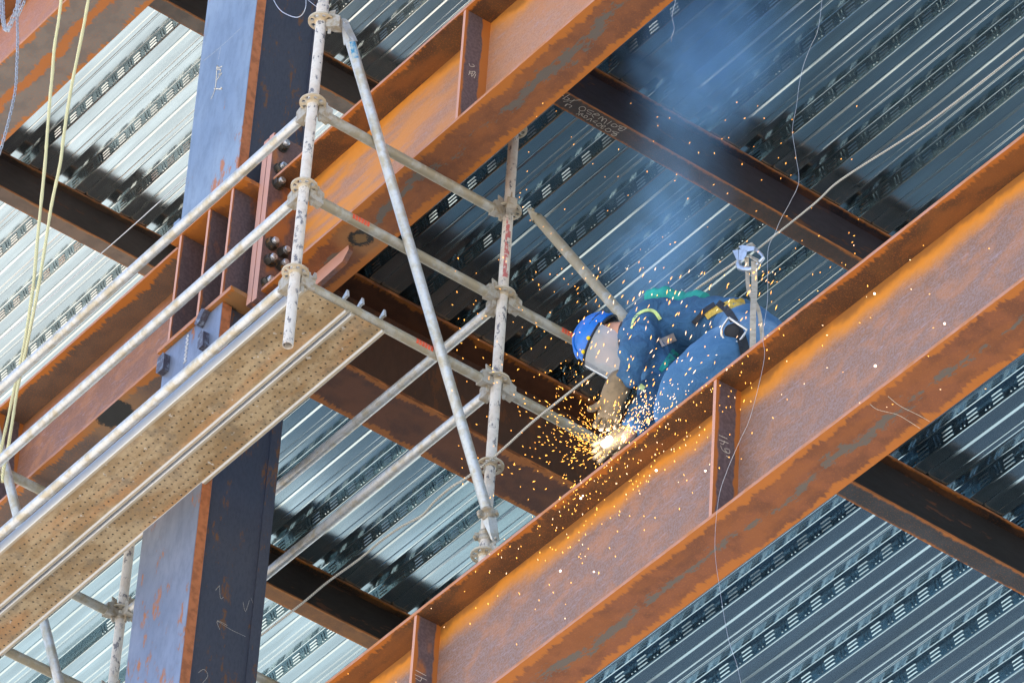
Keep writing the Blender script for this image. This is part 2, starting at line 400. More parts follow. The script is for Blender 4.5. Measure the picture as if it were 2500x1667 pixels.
# ------------------------------------------------------------------ beams
def beam(name, origin, rz, length, depth, bf, tf, tw, mt, mw, mb, label, cat='steel beam', stiff=(), ms=None, group=None, yw=0.0, extra=None):
    root = empty(name, origin, rz, label, cat, group)
    T = MB(); T.box((0,-bf/2,-tf), (length,bf/2,0)); T.build('top_flange', mt, root, world=False)
    W = MB(); W.box((0,yw-tw/2,-depth+tf), (length,yw+tw/2,-tf)); W.build('web', mw, root, world=False)
    B = MB(); B.box((0,-bf/2,-depth), (length,bf/2,-depth+tf)); B.build('bottom_flange', mb, root, world=False)
    for x in stiff:
        for sgn in (-1, 1):
            S = MB(); y0, y1 = (-bf/2+0.004, yw-tw/2) if sgn < 0 else (yw+tw/2, bf/2-0.004)
            S.box((x-0.009,y0,-depth+tf), (x+0.009,y1,-tf)); S.build('stiffener', ms, root, world=False)
    return root
HW = 0.135
mt_main = m_flange('rust_top_flange', HW, (0.075,0.035,0.018), (0.11,0.05,0.02), edge=0.016, seed=1)
mb_A = m_flange('rust_bottom_flange_upper', HW, (0.21,0.078,0.032), (0.16,0.06,0.028), patch=(0.125,0.105,0.09), patch_w=0.03, edge=0.034, patch_off=-0.012, seed=4, burn=(0.60,0.005,0.062,True))
mb_B = m_flange('rust_bottom_flange_lower', HW, (0.22,0.075,0.03), (0.155,0.055,0.025), patch=(0.125,0.105,0.09), patch_w=0.015, edge=0.030, patch_off=0.0, seed=17)
mw_A = m_web('rust_web_upper', 0.72, (0.40,0.21,0.13), (0.33,0.16,0.09), band=0.10, streak_glow=0.95, seed=2)
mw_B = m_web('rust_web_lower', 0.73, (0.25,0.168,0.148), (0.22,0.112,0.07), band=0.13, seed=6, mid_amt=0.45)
ms_main = m_plate('stiffener_plate', amt=0.60)
# B: lower right girder, Y 10.35-10.62
gB = beam('steel_girder', (-22.0, 10.485, ZL-0.004), 0, 15.5, 0.735, 0.27, 0.017, 0.012, mt_main, mw_B, mb_B,
     'long rusty orange girder the welder leans over, crossing the lower right', 'steel girder',
     stiff=(22-15.50, 22-13.50, 22-11.5, 22-17.4), ms=ms_main)
# A right of splice
xA = -17.01
gA = beam('steel_girder', (xA, 10.48, ZM-0.004), 0, 9.5, 0.722, 0.265, 0.017, 0.012, mt_main, mw_A, mb_A,
     'rusty orange girder bolted to the column joint, running up to the top centre', 'steel girder',
     stiff=(xA*-1-15.49, -xA-13.5), ms=ms_main, yw=0.02)
# A left of column with the stiffened joint
mt_L = m_flange('brown_top_flange', 0.17, (0.10,0.066,0.05), (0.13,0.08,0.055), edge=0.035, seed=21, rustmix=0.1, edge_col=(0.45,0.15,0.02))
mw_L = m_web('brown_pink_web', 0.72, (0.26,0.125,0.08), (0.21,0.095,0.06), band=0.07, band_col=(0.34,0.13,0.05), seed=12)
mb_L = m_flange('brown_bottom_flange_burnt', 0.17, (0.115,0.08,0.066), (0.15,0.10,0.08), edge=0.03, seed=24, rustmix=0.15, burn=(7.80,-0.13,0.11,False), edge_col=(0.45,0.15,0.02))
gL = beam('steel_girder', (-26.0, 10.45, ZM-0.004), 0, 26-17.70, 0.722, 0.34, 0.018, 0.012, mt_L, mw_L, mb_L,
     'brown girder with burnt black patch, left of the column behind the handrails', 'steel girder', stiff=(26-19.32,), ms=ms_main)
mp = m_plate('joint_plate', (0.075,0.052,0.055), rust=(0.34,0.11,0.03), amt=0.56, ymin=-0.21, marg=0.012)
mj_t = m_flange('joint_top_flange', 0.21, (0.36,0.125,0.025), (0.22,0.08,0.03), edge=0.04, seed=31, pink=(0.46,0.19,0.09))
mj_b = m_flange('joint_bottom_flange', 0.21, (0.23,0.13,0.06), (0.28,0.15,0.06), edge=0.02, seed=33, burn=(0.467,-0.13,0.05,False))
mj_w = m_web('joint_web', 0.72, (0.10,0.06,0.05), (0.16,0.075,0.045), band=0.06, seed=40)
jt = beam('steel_girder_joint', (-17.70, 10.44, ZM-0.002), 0, 0.61, 0.726, 0.42, 0.024, 0.014, mj_t, mj_w, mj_b,
     'short stiffened girder stub on top of the lower column, left of the bolts', 'girder joint', stiff=(0.085, 0.325, 0.52), ms=mp)
# end plates + bolts : part of the two members
M_ep = m_plate('end_plate_steel', (0.10,0.055,0.05), rust=(0.33,0.11,0.03), edgecol=(0.50,0.27,0.22), amt=0.50, edgerust=False, seed=5)
m = MB(); m.box((-17.092,10.325,17.352), (-17.052,10.66,18.40)); m.build('end_plate', M_ep, jt)
m = MB(); m.box((-17.050,10.327,17.348), (-17.010,10.66,18.41)); m.build('end_plate', M_ep, gA)
M_nut = m_galv('black_nut', (0.055,0.05,0.045), (0.40,0.19,0.03), 0.60, 0.42, 0.4, scale=30)
M_bolt = m_galv('bolt_end', (0.55,0.56,0.6), (0.12,0.11,0.1), 0.55, 0.35, 0.7, scale=60)
for (y, z) in ((10.386,18.343),(10.386,18.193),(10.385,18.098),(10.448,18.182),(10.384,17.711),(10.384,17.607),(10.452,17.694),(10.452,17.612),(10.382,17.465)):
    y -= 0.01
    b = MB(); rot = random.random()
    b.lathe((-17.010,y,z), (1,0,0), [(0.0,0),(0.034,0),(0.034,0.005),(0.0,0.005)], 20, False)
    ps = [(-17.005, y+0.0295*math.cos(rot+k*math.pi/3), z+0.0295*math.sin(rot+k*math.pi/3)) for k in range(6)]
    b.prism(ps, (0.026,0,0)); o = b.build('bolt', M_nut, gA)
    b = MB(); b.lathe((-16.98,y,z), (1,0,0), [(0.0175,0),(0.0175,0.017),(0.013,0.021),(0,0.021)], 14, False); b.build('shank', M_bolt, o)
# vertical rib under girder A and tapered end
m = MB(); zb = ZM-0.004-0.722
m.prism([(-17.008,10.47,zb),(-16.48,10.47,zb),(-16.475,10.47,zb-0.03),(-16.52,10.47,zb-0.075),(-17.008,10.47,zb-0.095)], (0,0.026,0)); m.build('gusset_plate', M_ep, gA)
# A2: upper left girder on the top level
mb_2 = m_flange('grey_brown_bottom_flange', 0.18, (0.15,0.13,0.118), (0.19,0.16,0.14), edge=0.022, rustmix=0.08, central=0.0, seed=51, pink=(0.5,0.24,0.15))
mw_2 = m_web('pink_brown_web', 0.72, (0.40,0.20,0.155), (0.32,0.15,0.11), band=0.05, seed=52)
g2 = beam('steel_girder', (-26.0, 10.475, ZU-0.004), 0, 18, 0.722, 0.36, 0.02, 0.012, mt_main, mw_2, mb_2,
     'grey brown girder with a wide orange rust stripe in the upper left corner', 'steel girder', stiff=(26-19.30,), ms=ms_main)
# purlins (world Y direction, camera sees their +X face)
def purlin(xc, y0, y1, ztop, depth, bf, mats, label, group='dark secondary beams under the decks', tf=0.010, tw=0.008):
    return beam('steel_beam', (xc, y0, ztop-0.003), math.pi/2, y1-y0, depth, bf, tf, tw, *mats, label, 'steel beam', group=group)
def pm(nm, base, fl, edge_col, seed, hw, edge=0.008, mix=0.15):
    t = m_flange(nm+'_top', hw, tuple(c*0.6 for c in base), base, edge=edge, edge_col=edge_col, seed=seed, pink=(0.2,0.09,0.04))
    w = m_millscale(nm+'_web', base, tuple(c*1.5 for c in base), rust_amt=0.60, rust=(0.10,0.04,0.018), rough=0.42, metal=0.1, scale=4, stretch=(0.5,1,2))
    b = m_flange(nm+'_bottom', hw, fl, tuple(c*1.4 for c in fl), edge=edge, edge_col=edge_col, seed=seed+1, pink=(0.3,0.13,0.05), rustmix=mix)
    return (t, w, b)
P1 = purlin(-15.463, 10.62, 16.5, ZM, 0.26, 0.10, pm('blue_black', (0.022,0.019,0.028), (0.045,0.035,0.032), (0.22,0.075,0.018), 60, 0.05), 'dark blue black beam with chalk writing under the middle deck at top right')
purlin(-13.70*ZL/14.85, 10.62, 16.5, ZL, 0.245, 0.10, pm('black', (0.011,0.011,0.013), (0.024,0.030,0.038), (0.26,0.09,0.015), 63, 0.05, mix=0.0), 'near black beam emerging from under the lower right girder')
purlin(-19.335, 10.62, 16.5, ZM, 0.26, 0.10, pm('black_rust', (0.018,0.013,0.010), (0.15,0.065,0.02), (0.34,0.12,0.016), 66, 0.05), 'black beam with orange lower flange right of the column foot')
purlin(-21.20, 10.62, 16.5, ZU, 0.26, 0.10, pm('soot_brown', (0.036,0.028,0.026), (0.12,0.082,0.06), (0.20,0.10,0.045), 69, 0.05), 'dark brown beam behind the yellow ropes at left')
purlin(-19.35, 10.62, 16.5, ZU, 0.26, 0.10, pm('grey_brown', (0.026,0.02,0.019), (0.105,0.085,0.07), (0.25,0.10,0.03), 72, 0.05), 'dark beam with grey lower flange passing behind the upper column')
mbt = (m_flange('maroon_top', 0.155, (0.085,0.033,0.016), (0.06,0.024,0.012), edge=0.02, seed=80, pink=(0.18,0.065,0.025), edge_col=(0.16,0.05,0.015)),
       m_millscale('maroon_web', (0.055,0.024,0.014), (0.075,0.03,0.014), rust_amt=0.58, rust=(0.11,0.04,0.014), rough=0.5, metal=0.0),
       m_flange('maroon_bottom', 0.155, (0.105,0.034,0.014), (0.07,0.026,0.015), edge=0.03, seed=82, pink=(0.15,0.055,0.02), edge_col=(0.19,0.06,0.014)))
purlin(-17.455, 10.62, 16.5, ZM, 0.60, 0.31, mbt, 'deep maroon brown beam running back from the column joint behind the scaffold', group=None, tf=0.017, tw=0.011)

# chalk strokes (flat chalk lines following a pixel-measured path on a real face)
def strokes(name, lines, proj, nrm, parent, mat=M_chalk, w=0.0022):
    m = MB(); nrm = Vector(nrm)
    for L in lines:
        P = [proj(*q) + nrm*0.0012 for q in L]
        if len(P) > 2: P = curve_pts(P, 4)
        for a, b in zip(P[:-1], P[1:]):
            t = (b-a); 
            if t.length < 1e-6: continue
            s_ = t.normalized().cross(nrm)*w; e_ = t.normalized()*w*0.5
            m.add([a-s_-e_, b-s_+e_, b+s_+e_, a+s_-e_], [(0,1,2,3)])
    return m.build(name, mat, parent)
zP = ZM-0.003-0.26
def tz(o, s): return lambda x, y, f=onZ, v=zP: f(o[0]+x*s, o[1]+y*s, v)
q = tz((1360,200), 200/1960)
strokes('chalk_writing', [
 [(130,310),(150,340)],[(310,300),(130,410)],[(300,300),(160,395),(240,430),(290,410)],[(245,380),(300,410),(240,435)],
 [(570,430),(150,470)],[(420,420),(310,505)],[(185,580),(240,530),(355,575),(290,615)],[(255,525),(200,575)],
 [(690,640),(640,595),(560,600),(525,640),(560,690),(650,690),(690,640)],
 [(880,715),(760,670),(725,700),(820,750),(780,780),(705,745)],[(1020,800),(960,750),(900,790),(1010,800)],[(910,760),(840,800),(880,855)],
 [(980,890),(1060,840),(1100,850),(1060,945),(1130,880),(1190,910),(1120,1000)],
 [(1305,940),(1190,1015)],
 [(1440,1050),(1400,1010),(1330,1010),(1290,1040),(1350,1075),(1430,1070),(1440,1050)],
 [(1665,1105),(1500,1050),(1490,1090),(1560,1110),(1460,1130),(1540,1170),(1665,1105)],
 [(455,770),(520,760),(530,700)],[(510,800),(570,760),(620,760)],[(730,820),(680,800),(640,850),(700,860),(735,820)],
 [(620,830),(580,790),(630,770)],[(705,910),(830,880),(790,945)],[(970,940),(860,940),(930,985)],
 [(1065,1010),(1020,990),(940,1020),(990,1060),(1060,1040),(1065,1010)],
 [(1165,1060),(1130,1040),(1080,1050),(1110,1085),(1165,1060)],[(1075,1060),(1050,1105),(1110,1115)],
 [(1290,1150),(1240,1110),(1150,1140),(1200,1190),(1280,1180),(1290,1150)],
 [(1485,1220),(1330,1180),(1380,1230),(1440,1250),(1300,1250),(1340,1290),(1410,1280),(1430,1250)]],
 q, (0,0,-1), P1, w=0.0014)
# numbers on stiffeners (face +X of the stiffener plates)
def tx(o, s, v): return lambda x, y: onX(o[0]+x*s, o[1]+y*s, v)
strokes('chalk_writing', [[(250,760),(270,800),(325,800),(300,770)],[(265,870),(330,870)],[(245,915),(265,880)],[(340,890),(300,870),(285,940),(340,880)],[(320,960),(345,905)],[(260,860),(255,890),(300,900)]],
        tx((1100,20), 100/560, xA-xA-15.481), (1,0,0), gA, w=0.0015)
strokes('chalk_writing', [[(345,390),(470,445)],[(350,460),(490,515)],[(365,515),(410,530),(430,480)],[(370,550),(400,620),(500,670),(500,610),(430,600),(470,660)],[(455,705),(510,745)]],
        tx((1700,1000), 150/941, -13.491), (1,0,0), gB, w=0.0015)
strokes('chalk_writing', [[(455,1300),(670,1415)],[(440,1390),(680,1505)],[(455,1465),(550,1525),(580,1455)]],
        tx((960,1480), 150/1258, -15.491), (1,0,0), gB, w=0.0015)
for L_ in ([(1485,1220),(1560,1280),(1680,1340),(1750,1380)],[(1370,1270),(1420,1305),(1540,1335),(1620,1380),(1690,1425)]): strokes('chalk_scratch', [L_],
        lambda x, y: onZ(1600+x*.38265, 500+y*.38265, ZL-0.739), (0,0,-1), gB, w=0.0012)

# ------------------------------------------------------------------ column
M_cf = m_millscale('sky_tinted_mill_scale', (0.19,0.25,0.34), (0.27,0.33,0.41), rust_amt=0.60, rough=0.30, metal=0.45, scale=3.2)  # front face: reflected sky painted into the steel as blue
M_cs = m_millscale('shaded_mill_scale', (0.045,0.055,0.085), (0.06,0.065,0.09), rust_amt=0.60, rust=(0.12,0.052,0.022), rough=0.36, metal=0.35, scale=15)  # same steel painted darker, for sides that mirror the dark building
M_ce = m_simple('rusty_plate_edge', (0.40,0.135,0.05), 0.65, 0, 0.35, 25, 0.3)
M_cl = m_millscale('lower_mill_scale', (0.16,0.20,0.29), (0.24,0.28,0.38), rust_amt=0.575, rust=(0.30,0.105,0.03), rough=0.32, metal=0.4, scale=3.6)  # lower front: sky blue painted in as well, with more rust
def column(z0, z1, label, base):
    r = empty('steel_column', (-17.42,10.45,z0), 0, label, 'steel column')
    x0, x1, y0, y1 = -17.66, -17.185, 10.25, 10.65; t = 0.055
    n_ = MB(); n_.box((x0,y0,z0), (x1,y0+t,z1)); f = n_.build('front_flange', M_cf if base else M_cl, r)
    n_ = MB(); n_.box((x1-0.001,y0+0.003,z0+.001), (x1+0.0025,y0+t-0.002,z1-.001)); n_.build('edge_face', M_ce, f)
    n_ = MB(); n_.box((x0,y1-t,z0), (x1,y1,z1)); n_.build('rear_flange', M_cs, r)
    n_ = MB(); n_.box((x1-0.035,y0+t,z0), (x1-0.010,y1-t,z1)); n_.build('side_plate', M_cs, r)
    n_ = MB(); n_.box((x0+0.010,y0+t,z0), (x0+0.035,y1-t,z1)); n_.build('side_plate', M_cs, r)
    if base:
        n_ = MB(); n_.box((x0-0.05,y0-0.01,z0-0.0), (x0-0.002,y1+0.01,z0+0.12)); n_.build('cap_plate', M_cf, r)
    return r
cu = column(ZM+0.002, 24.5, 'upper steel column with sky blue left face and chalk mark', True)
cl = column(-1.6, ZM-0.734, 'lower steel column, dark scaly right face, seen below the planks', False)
strokes('chalk_writing', [[(1385,420),(1395,435),(1418,425)],[(1385,420),(1375,560),(1348,632)],[(1385,445),(1410,450),(1395,480),(1415,470),(1385,510)],[(1367,568),(1415,570),(1410,560)]],
        lambda x, y: onY(x*.38265, y*.38265, 10.25), (0,-1,0), cu, w=0.003)
strokes('chalk_scratch', [[(1545,175),(1410,300),(1300,390)],[(1410,305),(1395,380)]], lambda x, y: onY(x*.38265, y*.38265, 10.25), (0,-1,0), cu, w=0.0008)
def cside(x, y): return onX(x*.38265, 1067+y*.38265, -17.195)
strokes('chalk_writing', [[(1400,945),(1375,975)],[(1400,945),(1405,1025),(1425,1020)],[(1400,1225),(1385,1170),(1450,1200)],[(1385,1170),(1470,1225),(1565,1270)],[(1600,1025),(1625,1090)],[(1550,1050),(1565,1110),(1590,1040)],
        [(1265,1500),(1300,1480),(1325,1520),(1290,1568)]], cside, (1,0,0), cl, w=0.0006)
# erection lugs on the lower column head
M_lug = m_galv('burnt_lug_steel', (0.09,0.08,0.10), (0.28,0.32,0.38), 0.55, 0.4, 0.5, scale=30)
def lug(px, py, h, w, label, tilt=0.0):
    c = onY(px, py, 10.215); m = MB()
    ax = Vector((math.cos(tilt),0,math.sin(tilt)))*w; az = Vector((-math.sin(tilt),0,math.cos(tilt)))*h
    m.prism([c-ax-az*0.8, c-ax*0.6-az, c+ax-az, c+ax+az*0.7, c+ax*0.5+az, c-ax+az*0.8], (0,0.034,0))
    return m.build('erection_lug', M_lug, cl)
lug(391, 885, 0.055, 0.03, '')
lug(489, 828, 0.055, 0.022, '', 0.1)
lug(486, 773, 0.022, 0.042, '', 0.9)
m = MB(); 
for i in range(26):
    a = onY(459+1.2*math.sin(i*1.7)*1.6-0.32*i, 818+i*2.7, 10.249)
    m.ball(a, Vector((0.006+random.random()*.004,0,0)), Vector((0,0.004,0)), Vector((0,0,0.005)), 8, 5)
m.build('weld_bead', M_bolt, cl)

# ------------------------------------------------------------------ scaffold
XS, YS, YS2, XF = -15.80, 9.777, 10.887, -18.87
ROS = [17.905, 17.392, 16.880, 16.368, 15.872, 15.365, 14.86]
sf = empty('scaffold', (XS, YS2, ZL+0.08), 0, 'grey tube scaffold with round rosette couplers beside the welder', 'scaffold')
TR = 0.0242
def rosette(parent, x, y, z):
    m = MB(); n = 48
    def ann(r0, r1, z0, z1, sel=lambda k: True):
        for k in range(n):
            if not sel(k): continue
            a, b = 2*math.pi*k/n, 2*math.pi*(k+1)/n
            c = [(math.cos(a)*r0, math.sin(a)*r0),(math.cos(b)*r0, math.sin(b)*r0),(math.cos(b)*r1, math.sin(b)*r1),(math.cos(a)*r1, math.sin(a)*r1)]
            m.add([(x+u,y+v,z0) for u,v in c] + [(x+u,y+v,z1) for u,v in c], [(0,3,2,1),(4,5,6,7),(0,1,5,4),(1,2,6,5),(2,3,7,6),(3,0,4,7)])
    h = 0.0048
    ann(0.024, 0.034, z-h, z+h)
    ann(0.034, 0.051, z-h, z+h, lambda k: (k % 12 in (0,1,2,9,10,11)) if (k//6) % 2 == 0 and False else (k % 6 in (0,5)) or ((k//6) % 2 == 1 and k % 6 in (1,)))
    ann(0.051, 0.061, z-h, z+h)
    m.lathe((x,y,z-0.014), (0,0,1), [(0.0245,0),(0.0275,0.002),(0.0275,0.009),(0.033,0.0105)], 20)
    return m.build('rosette', M_ros, parent)
def standard(x, y, z0, z1, mat, ros, label=None, collar=None):
    m = MB(); N = 10
    m.tube([(x,y,z0+(z1-z0)*i/N) for i in range(N+1)], TR, 24, hollow=0.86)
    s = m.build('standard', mat, sf, label=label)
    for z in ros: rosette(s, x, y, z)
    if collar:
        m = MB(); m.lathe((x,y,collar), (0,0,1), [(0.0245,-0.06),(0.029,-0.05),(0.029,0.03),(0.0245,0.045)], 20); m.ball((x-0.028,y-0.005,collar+0.0), Vector((.008,0,0)), Vector((0,.008,0)), Vector((0,0,.01)), 8, 6); m.build('spigot_collar', mat, s)
    return s
M_pipeR = M_pipe2
s1 = standard(XS, YS, 15.945, 18.9, M_pipe2, ROS[:4], 'white cement spattered open ended standard', collar=17.975)
s2 = standard(XS, YS2, ZL+0.09, 18.03, M_pipe2, ROS[:7], 'reddish grey standard behind the girder')
s3 = standard(XS, YS2+1.09, ZL+0.09, 17.0, M_pipe, (ROS[2], ROS[3]))
s4 = standard(XF, YS, 15.2, 18.9, M_pipe2, ROS[:5])
s5 = standard(XF, YS2, 14.0, 17.75, M_pipe2, ROS[1:6])
s6 = standard(XF, YS2+1.57, 14.0, 17.2, M_pipe, (ROS[2],))
# red paint on the second standard
m = MB()
for i in range(9):
    z = 17.33-0.04*i; a = rad(-70+10*math.sin(i*2))
    pts = [(XS+math.cos(rad(d))*(TR+0.0006), YS2+math.sin(rad(d))*(TR+0.0006), zz) for d in (-50, -30, -10, 10) for zz in (z, z-0.041)]
    m.add(pts, [(0,1,3,2),(2,3,5,4),(4,5,7,6)][:1+(i*7)%3])
m.build('paint_mark', m_simple('faded_red_paint', (0.42,0.13,0.13), 0.6, 0, 0.4, 60, col2=(0.5,0.42,0.40), lo=0.5, hi=0.6), s2)
def head(parent, p, d):
    """wedge head clamped on a rosette at p, pointing along d"""
    d = Vector(d); side = Vector((-d.y, d.x, 0)); up = Vector((0,0,1)); m = MB(); p = Vector(p)
    def P(a, s_, h): return p + d*a + side*s_ + up*h
    for sg in (-1, 1):
        lo, hi = (-0.062, -0.0055) if sg < 0 else (0.0055, 0.028)
        m.add([P(0.027,-0.014,lo*0.75),P(0.027,0.014,lo*0.75),P(0.068,0.020,lo),P(0.068,-0.020,lo),P(0.027,-0.014,hi),P(0.027,0.014,hi),P(0.068,0.020,hi),P(0.068,-0.020,hi)],
              [(0,3,2,1),(4,5,6,7),(0,1,5,4),(1,2,6,5),(2,3,7,6),(3,0,4,7)])
    m.add([P(0.060,-0.020,-0.060),P(0.060,0.020,-0.060),P(0.095,0.023,-0.064),P(0.095,-0.023,-0.064),P(0.060,-0.020,0.02),P(0.060,0.020,0.02),P(0.095,0.023,0.0),P(0.095,-0.023,0.0)],
          [(0,3,2,1),(4,5,6,7),(0,1,5,4),(1,2,6,5),(2,3,7,6),(3,0,4,7)])
    o = m.build('wedge_head', M_wedge, parent)
    w = MB(); w.add([P(0.036,-0.003,-0.085),P(0.050,-0.003,-0.085),P(0.050,0.003,-0.085),P(0.036,0.003,-0.085),P(0.034,-0.003,0.055),P(0.064,-0.003,0.062),P(0.064,0.003,0.062),P(0.034,0.003,0.055)],
          [(0,3,2,1),(4,5,6,7),(0,1,5,4),(1,2,6,5),(2,3,7,6),(3,0,4,7)]); w.build('wedge', M_wedge, parent)
def ledger(a, b, mat, z, heads=(True, True), mark=None):
    a = Vector((*a, z)); b = Vector((*b, z)); d = (b-a).normalized(); dz = Vector((0,0,-0.036))
    m = MB(); N = 8; A = a + d*0.085 + dz; B = b - d*0.085 + dz
    m.tube([A + (B-A)*i/N for i in range(N+1)], TR, 24)
    o = m.build('ledger', mat, sf)
    if heads[0]: head(o, a, d)
    if heads[1]: head(o, b, -d)
    for mk in (mark or []):
        s_ = A + (B-A)*mk; m = MB(); side = Vector((-d.y,d.x,0))
        if side.x < 0 and abs(d.y) > 0.5: side = -side
        if side.y > 0 and abs(d.x) > 0.5: side = -side
        rr = TR+0.0008; K = 6
        for i in range(K):
            for j in range(4):
                if False: continue
                t0 = rad(-35+20*j); t1 = t0 + rad(18)
                x0 = d*(0.016*i); x1 = d*(0.016*i+0.013)
                f = lambda t: side*math.cos(t)*rr + Vector((0,0,1))*math.sin(t)*rr
                m.add([s_+x0+f(t0), s_+x1+f(t0), s_+x1+f(t1), s_+x0+f(t1)], [(0,1,2,3)])
        m.build('paint_mark', M_red, o)
    return o
for z in ROS[1:4]: ledger((XS,YS), (XF,YS), M_pipe, z)
ledger((XS,YS), (XS,YS2), M_pipe3, ROS[1])
ledger((XS,YS), (XS,YS2), M_pipe3, ROS[2], mark=[0.18])
ledger((XS,YS), (XS,YS2), M_pipe3, ROS[3], mark=[0.60])
for z in ROS[2:4]: ledger((XS,YS2), (XF,YS2), M_pipe, z)
ledger((XS,YS2), (XS,YS2+1.09), M_pipe3, ROS[2], mark=[0.26])
ledger((XS,YS2), (XS,YS2+1.09), M_pipe3, ROS[3])
for z in ROS[1:4]: ledger((XF,YS), (XF,YS2), M_pipe3, z, mark=[0.06] if z == ROS[1] else None)
ledger((XF,YS2), (XF,YS2+1.57), M_pipe3, ROS[2]+0.05)
def brace(a, b, mat, r=0.0242, flat=0.1):
    a, b = Vector(a), Vector(b); d = (b-a).normalized(); m = MB(); L = (b-a).length
    m.tube([a + d*flat] + [a + d*(flat + (L-2*flat)*i/6) for i in range(1, 6)] + [b - d*flat], r, 24)
    for p, q in ((a, a+d*(flat+0.02)), (b, b-d*(flat+0.02))):
        u = (q-p).normalized(); w = u.cross(Vector((1,0,0)) if abs(u.x) < 0.7 else Vector((0,1,0))).normalized(); n_ = u.cross(w)
        v = []
        for t, hw, th in ((-0.012, 0.010, 0.004), (0.0, 0.021, 0.004), (0.03, 0.024, 0.006), (flat*0.7, r, 0.013), (flat+0.02, r*0.97, r*0.97)):
            c = p + u*t; v += [c-w*hw-n_*th, c+w*hw-n_*th, c+w*hw+n_*th, c-w*hw+n_*th]
        F = [(0,3,2,1)] + [(i*4+k, i*4+(k+1)%4, i*4+4+(k+1)%4, i*4+4+k) for i in range(4) for k in range(4)]
        m.add(v, F)
        m.tube([p+n_*0.014+u*0.008, p-n_*0.014+u*0.008], 0.009, 10)
    return m.build('diagonal_brace', mat, sf)
bx = XS+0.052
br = brace((bx, 9.868, 17.925), (bx, 10.905, 15.43), M_pipe)
m = MB(); p0 = onX(833, 62, bx+0.0255)
b2 = brace(onY(1297,515,YS2-0.03), onY(1297,515,YS2-0.03) + (onY(1545,800,YS2-0.03)-onY(1297,515,YS2-0.03))*1.35, M_pipe3)
b3 = brace((XF+0.052, 9.868, 17.925), (XF+0.052, 10.905, 15.43), M_pipe)
for z, y in ((ROS[0], YS), ):
    head(br, (XS,YS,z), (0.766,0.643,0)); head(b3, (XF,YS,z), (0.766,0.643,0))
head(b2, (XS,YS2,ROS[1]), (0.9,-0.436,0)); head(br, (XS,YS2,ROS[5]), (0.9,0.3,0))
# swivel coupler at the foot of the brace
def coupler(p, ax, parent):
    m = MB(); p = Vector(p); ax = Vector(ax).normalized()
    m.lathe(p, ax, [(0.0255,-0.027),(0.031,-0.024),(0.032,-0.008),(0.029,-0.006),(0.029,0.006),(0.032,0.008),(0.031,0.024),(0.0255,0.027)], 24)
    s_ = ax.cross(DN).normalized()
    for sg in (-1, 1):
        m.obox(p + s_*sg*0.036, s_*0.012, ax*0.016, ax.cross(s_)*0.010)
        m.tube([p + s_*sg*0.046 - FW*0.03, p + s_*sg*0.046 + FW*0.02], 0.006, 8)
        m.ball(p + s_*sg*0.046 - FW*0.03, Vector((.010,0,0)), Vector((0,.010,0)), Vector((0,0,.010)), 8, 6)
    m.build('swivel_coupler', M_wedge, parent)
coupler((XS,YS2,15.47), (0,0,1), s2)
coupler((bx,10.855,15.55), (0,0.4,-0.92), br)
coupler((XF,YS2,ROS[2]-0.03), (0,0,1), s5)
m = MB(); A_ = Vector((bx, 9.868, 17.925)); B_ = Vector((bx, 10.905, 15.43)); D_ = (B_-A_).normalized(); S_ = D_.cross(FW).normalized(); T_ = -(FW - D_*FW.dot(D_)).normalized()
for i in range(5):
    for j in range(3):
        a0 = rad(-10+24*j-i*5); a1 = a0+rad(24); f_ = lambda a: S_*math.sin(a)*0.0249 + T_*math.cos(a)*0.0249
        c_ = A_ + D_*(0.125+0.018*i); m.add([c_+f_(a0), c_+D_*0.018+f_(a0), c_+D_*0.018+f_(a1), c_+f_(a1)], [(0,1,2,3)])
m.build('paint_mark', m_simple('blue_paint', (0.03,0.22,0.42), 0.6, 0, 0.4, 40, col2=(0.35,0.42,0.45)), br)
# base plates on the lower deck
m = MB(); m.box((XS-.075,YS2-.075,ZL+.078), (XS+.075,YS2+.075,ZL+.09)); m.build('base_plate', M_wedge, s2)
m = MB(); m.box((XS-.075,YS2+1.015,ZL+.078), (XS+.075,YS2+1.165,ZL+.09)); m.build('base_plate', M_wedge, s3)

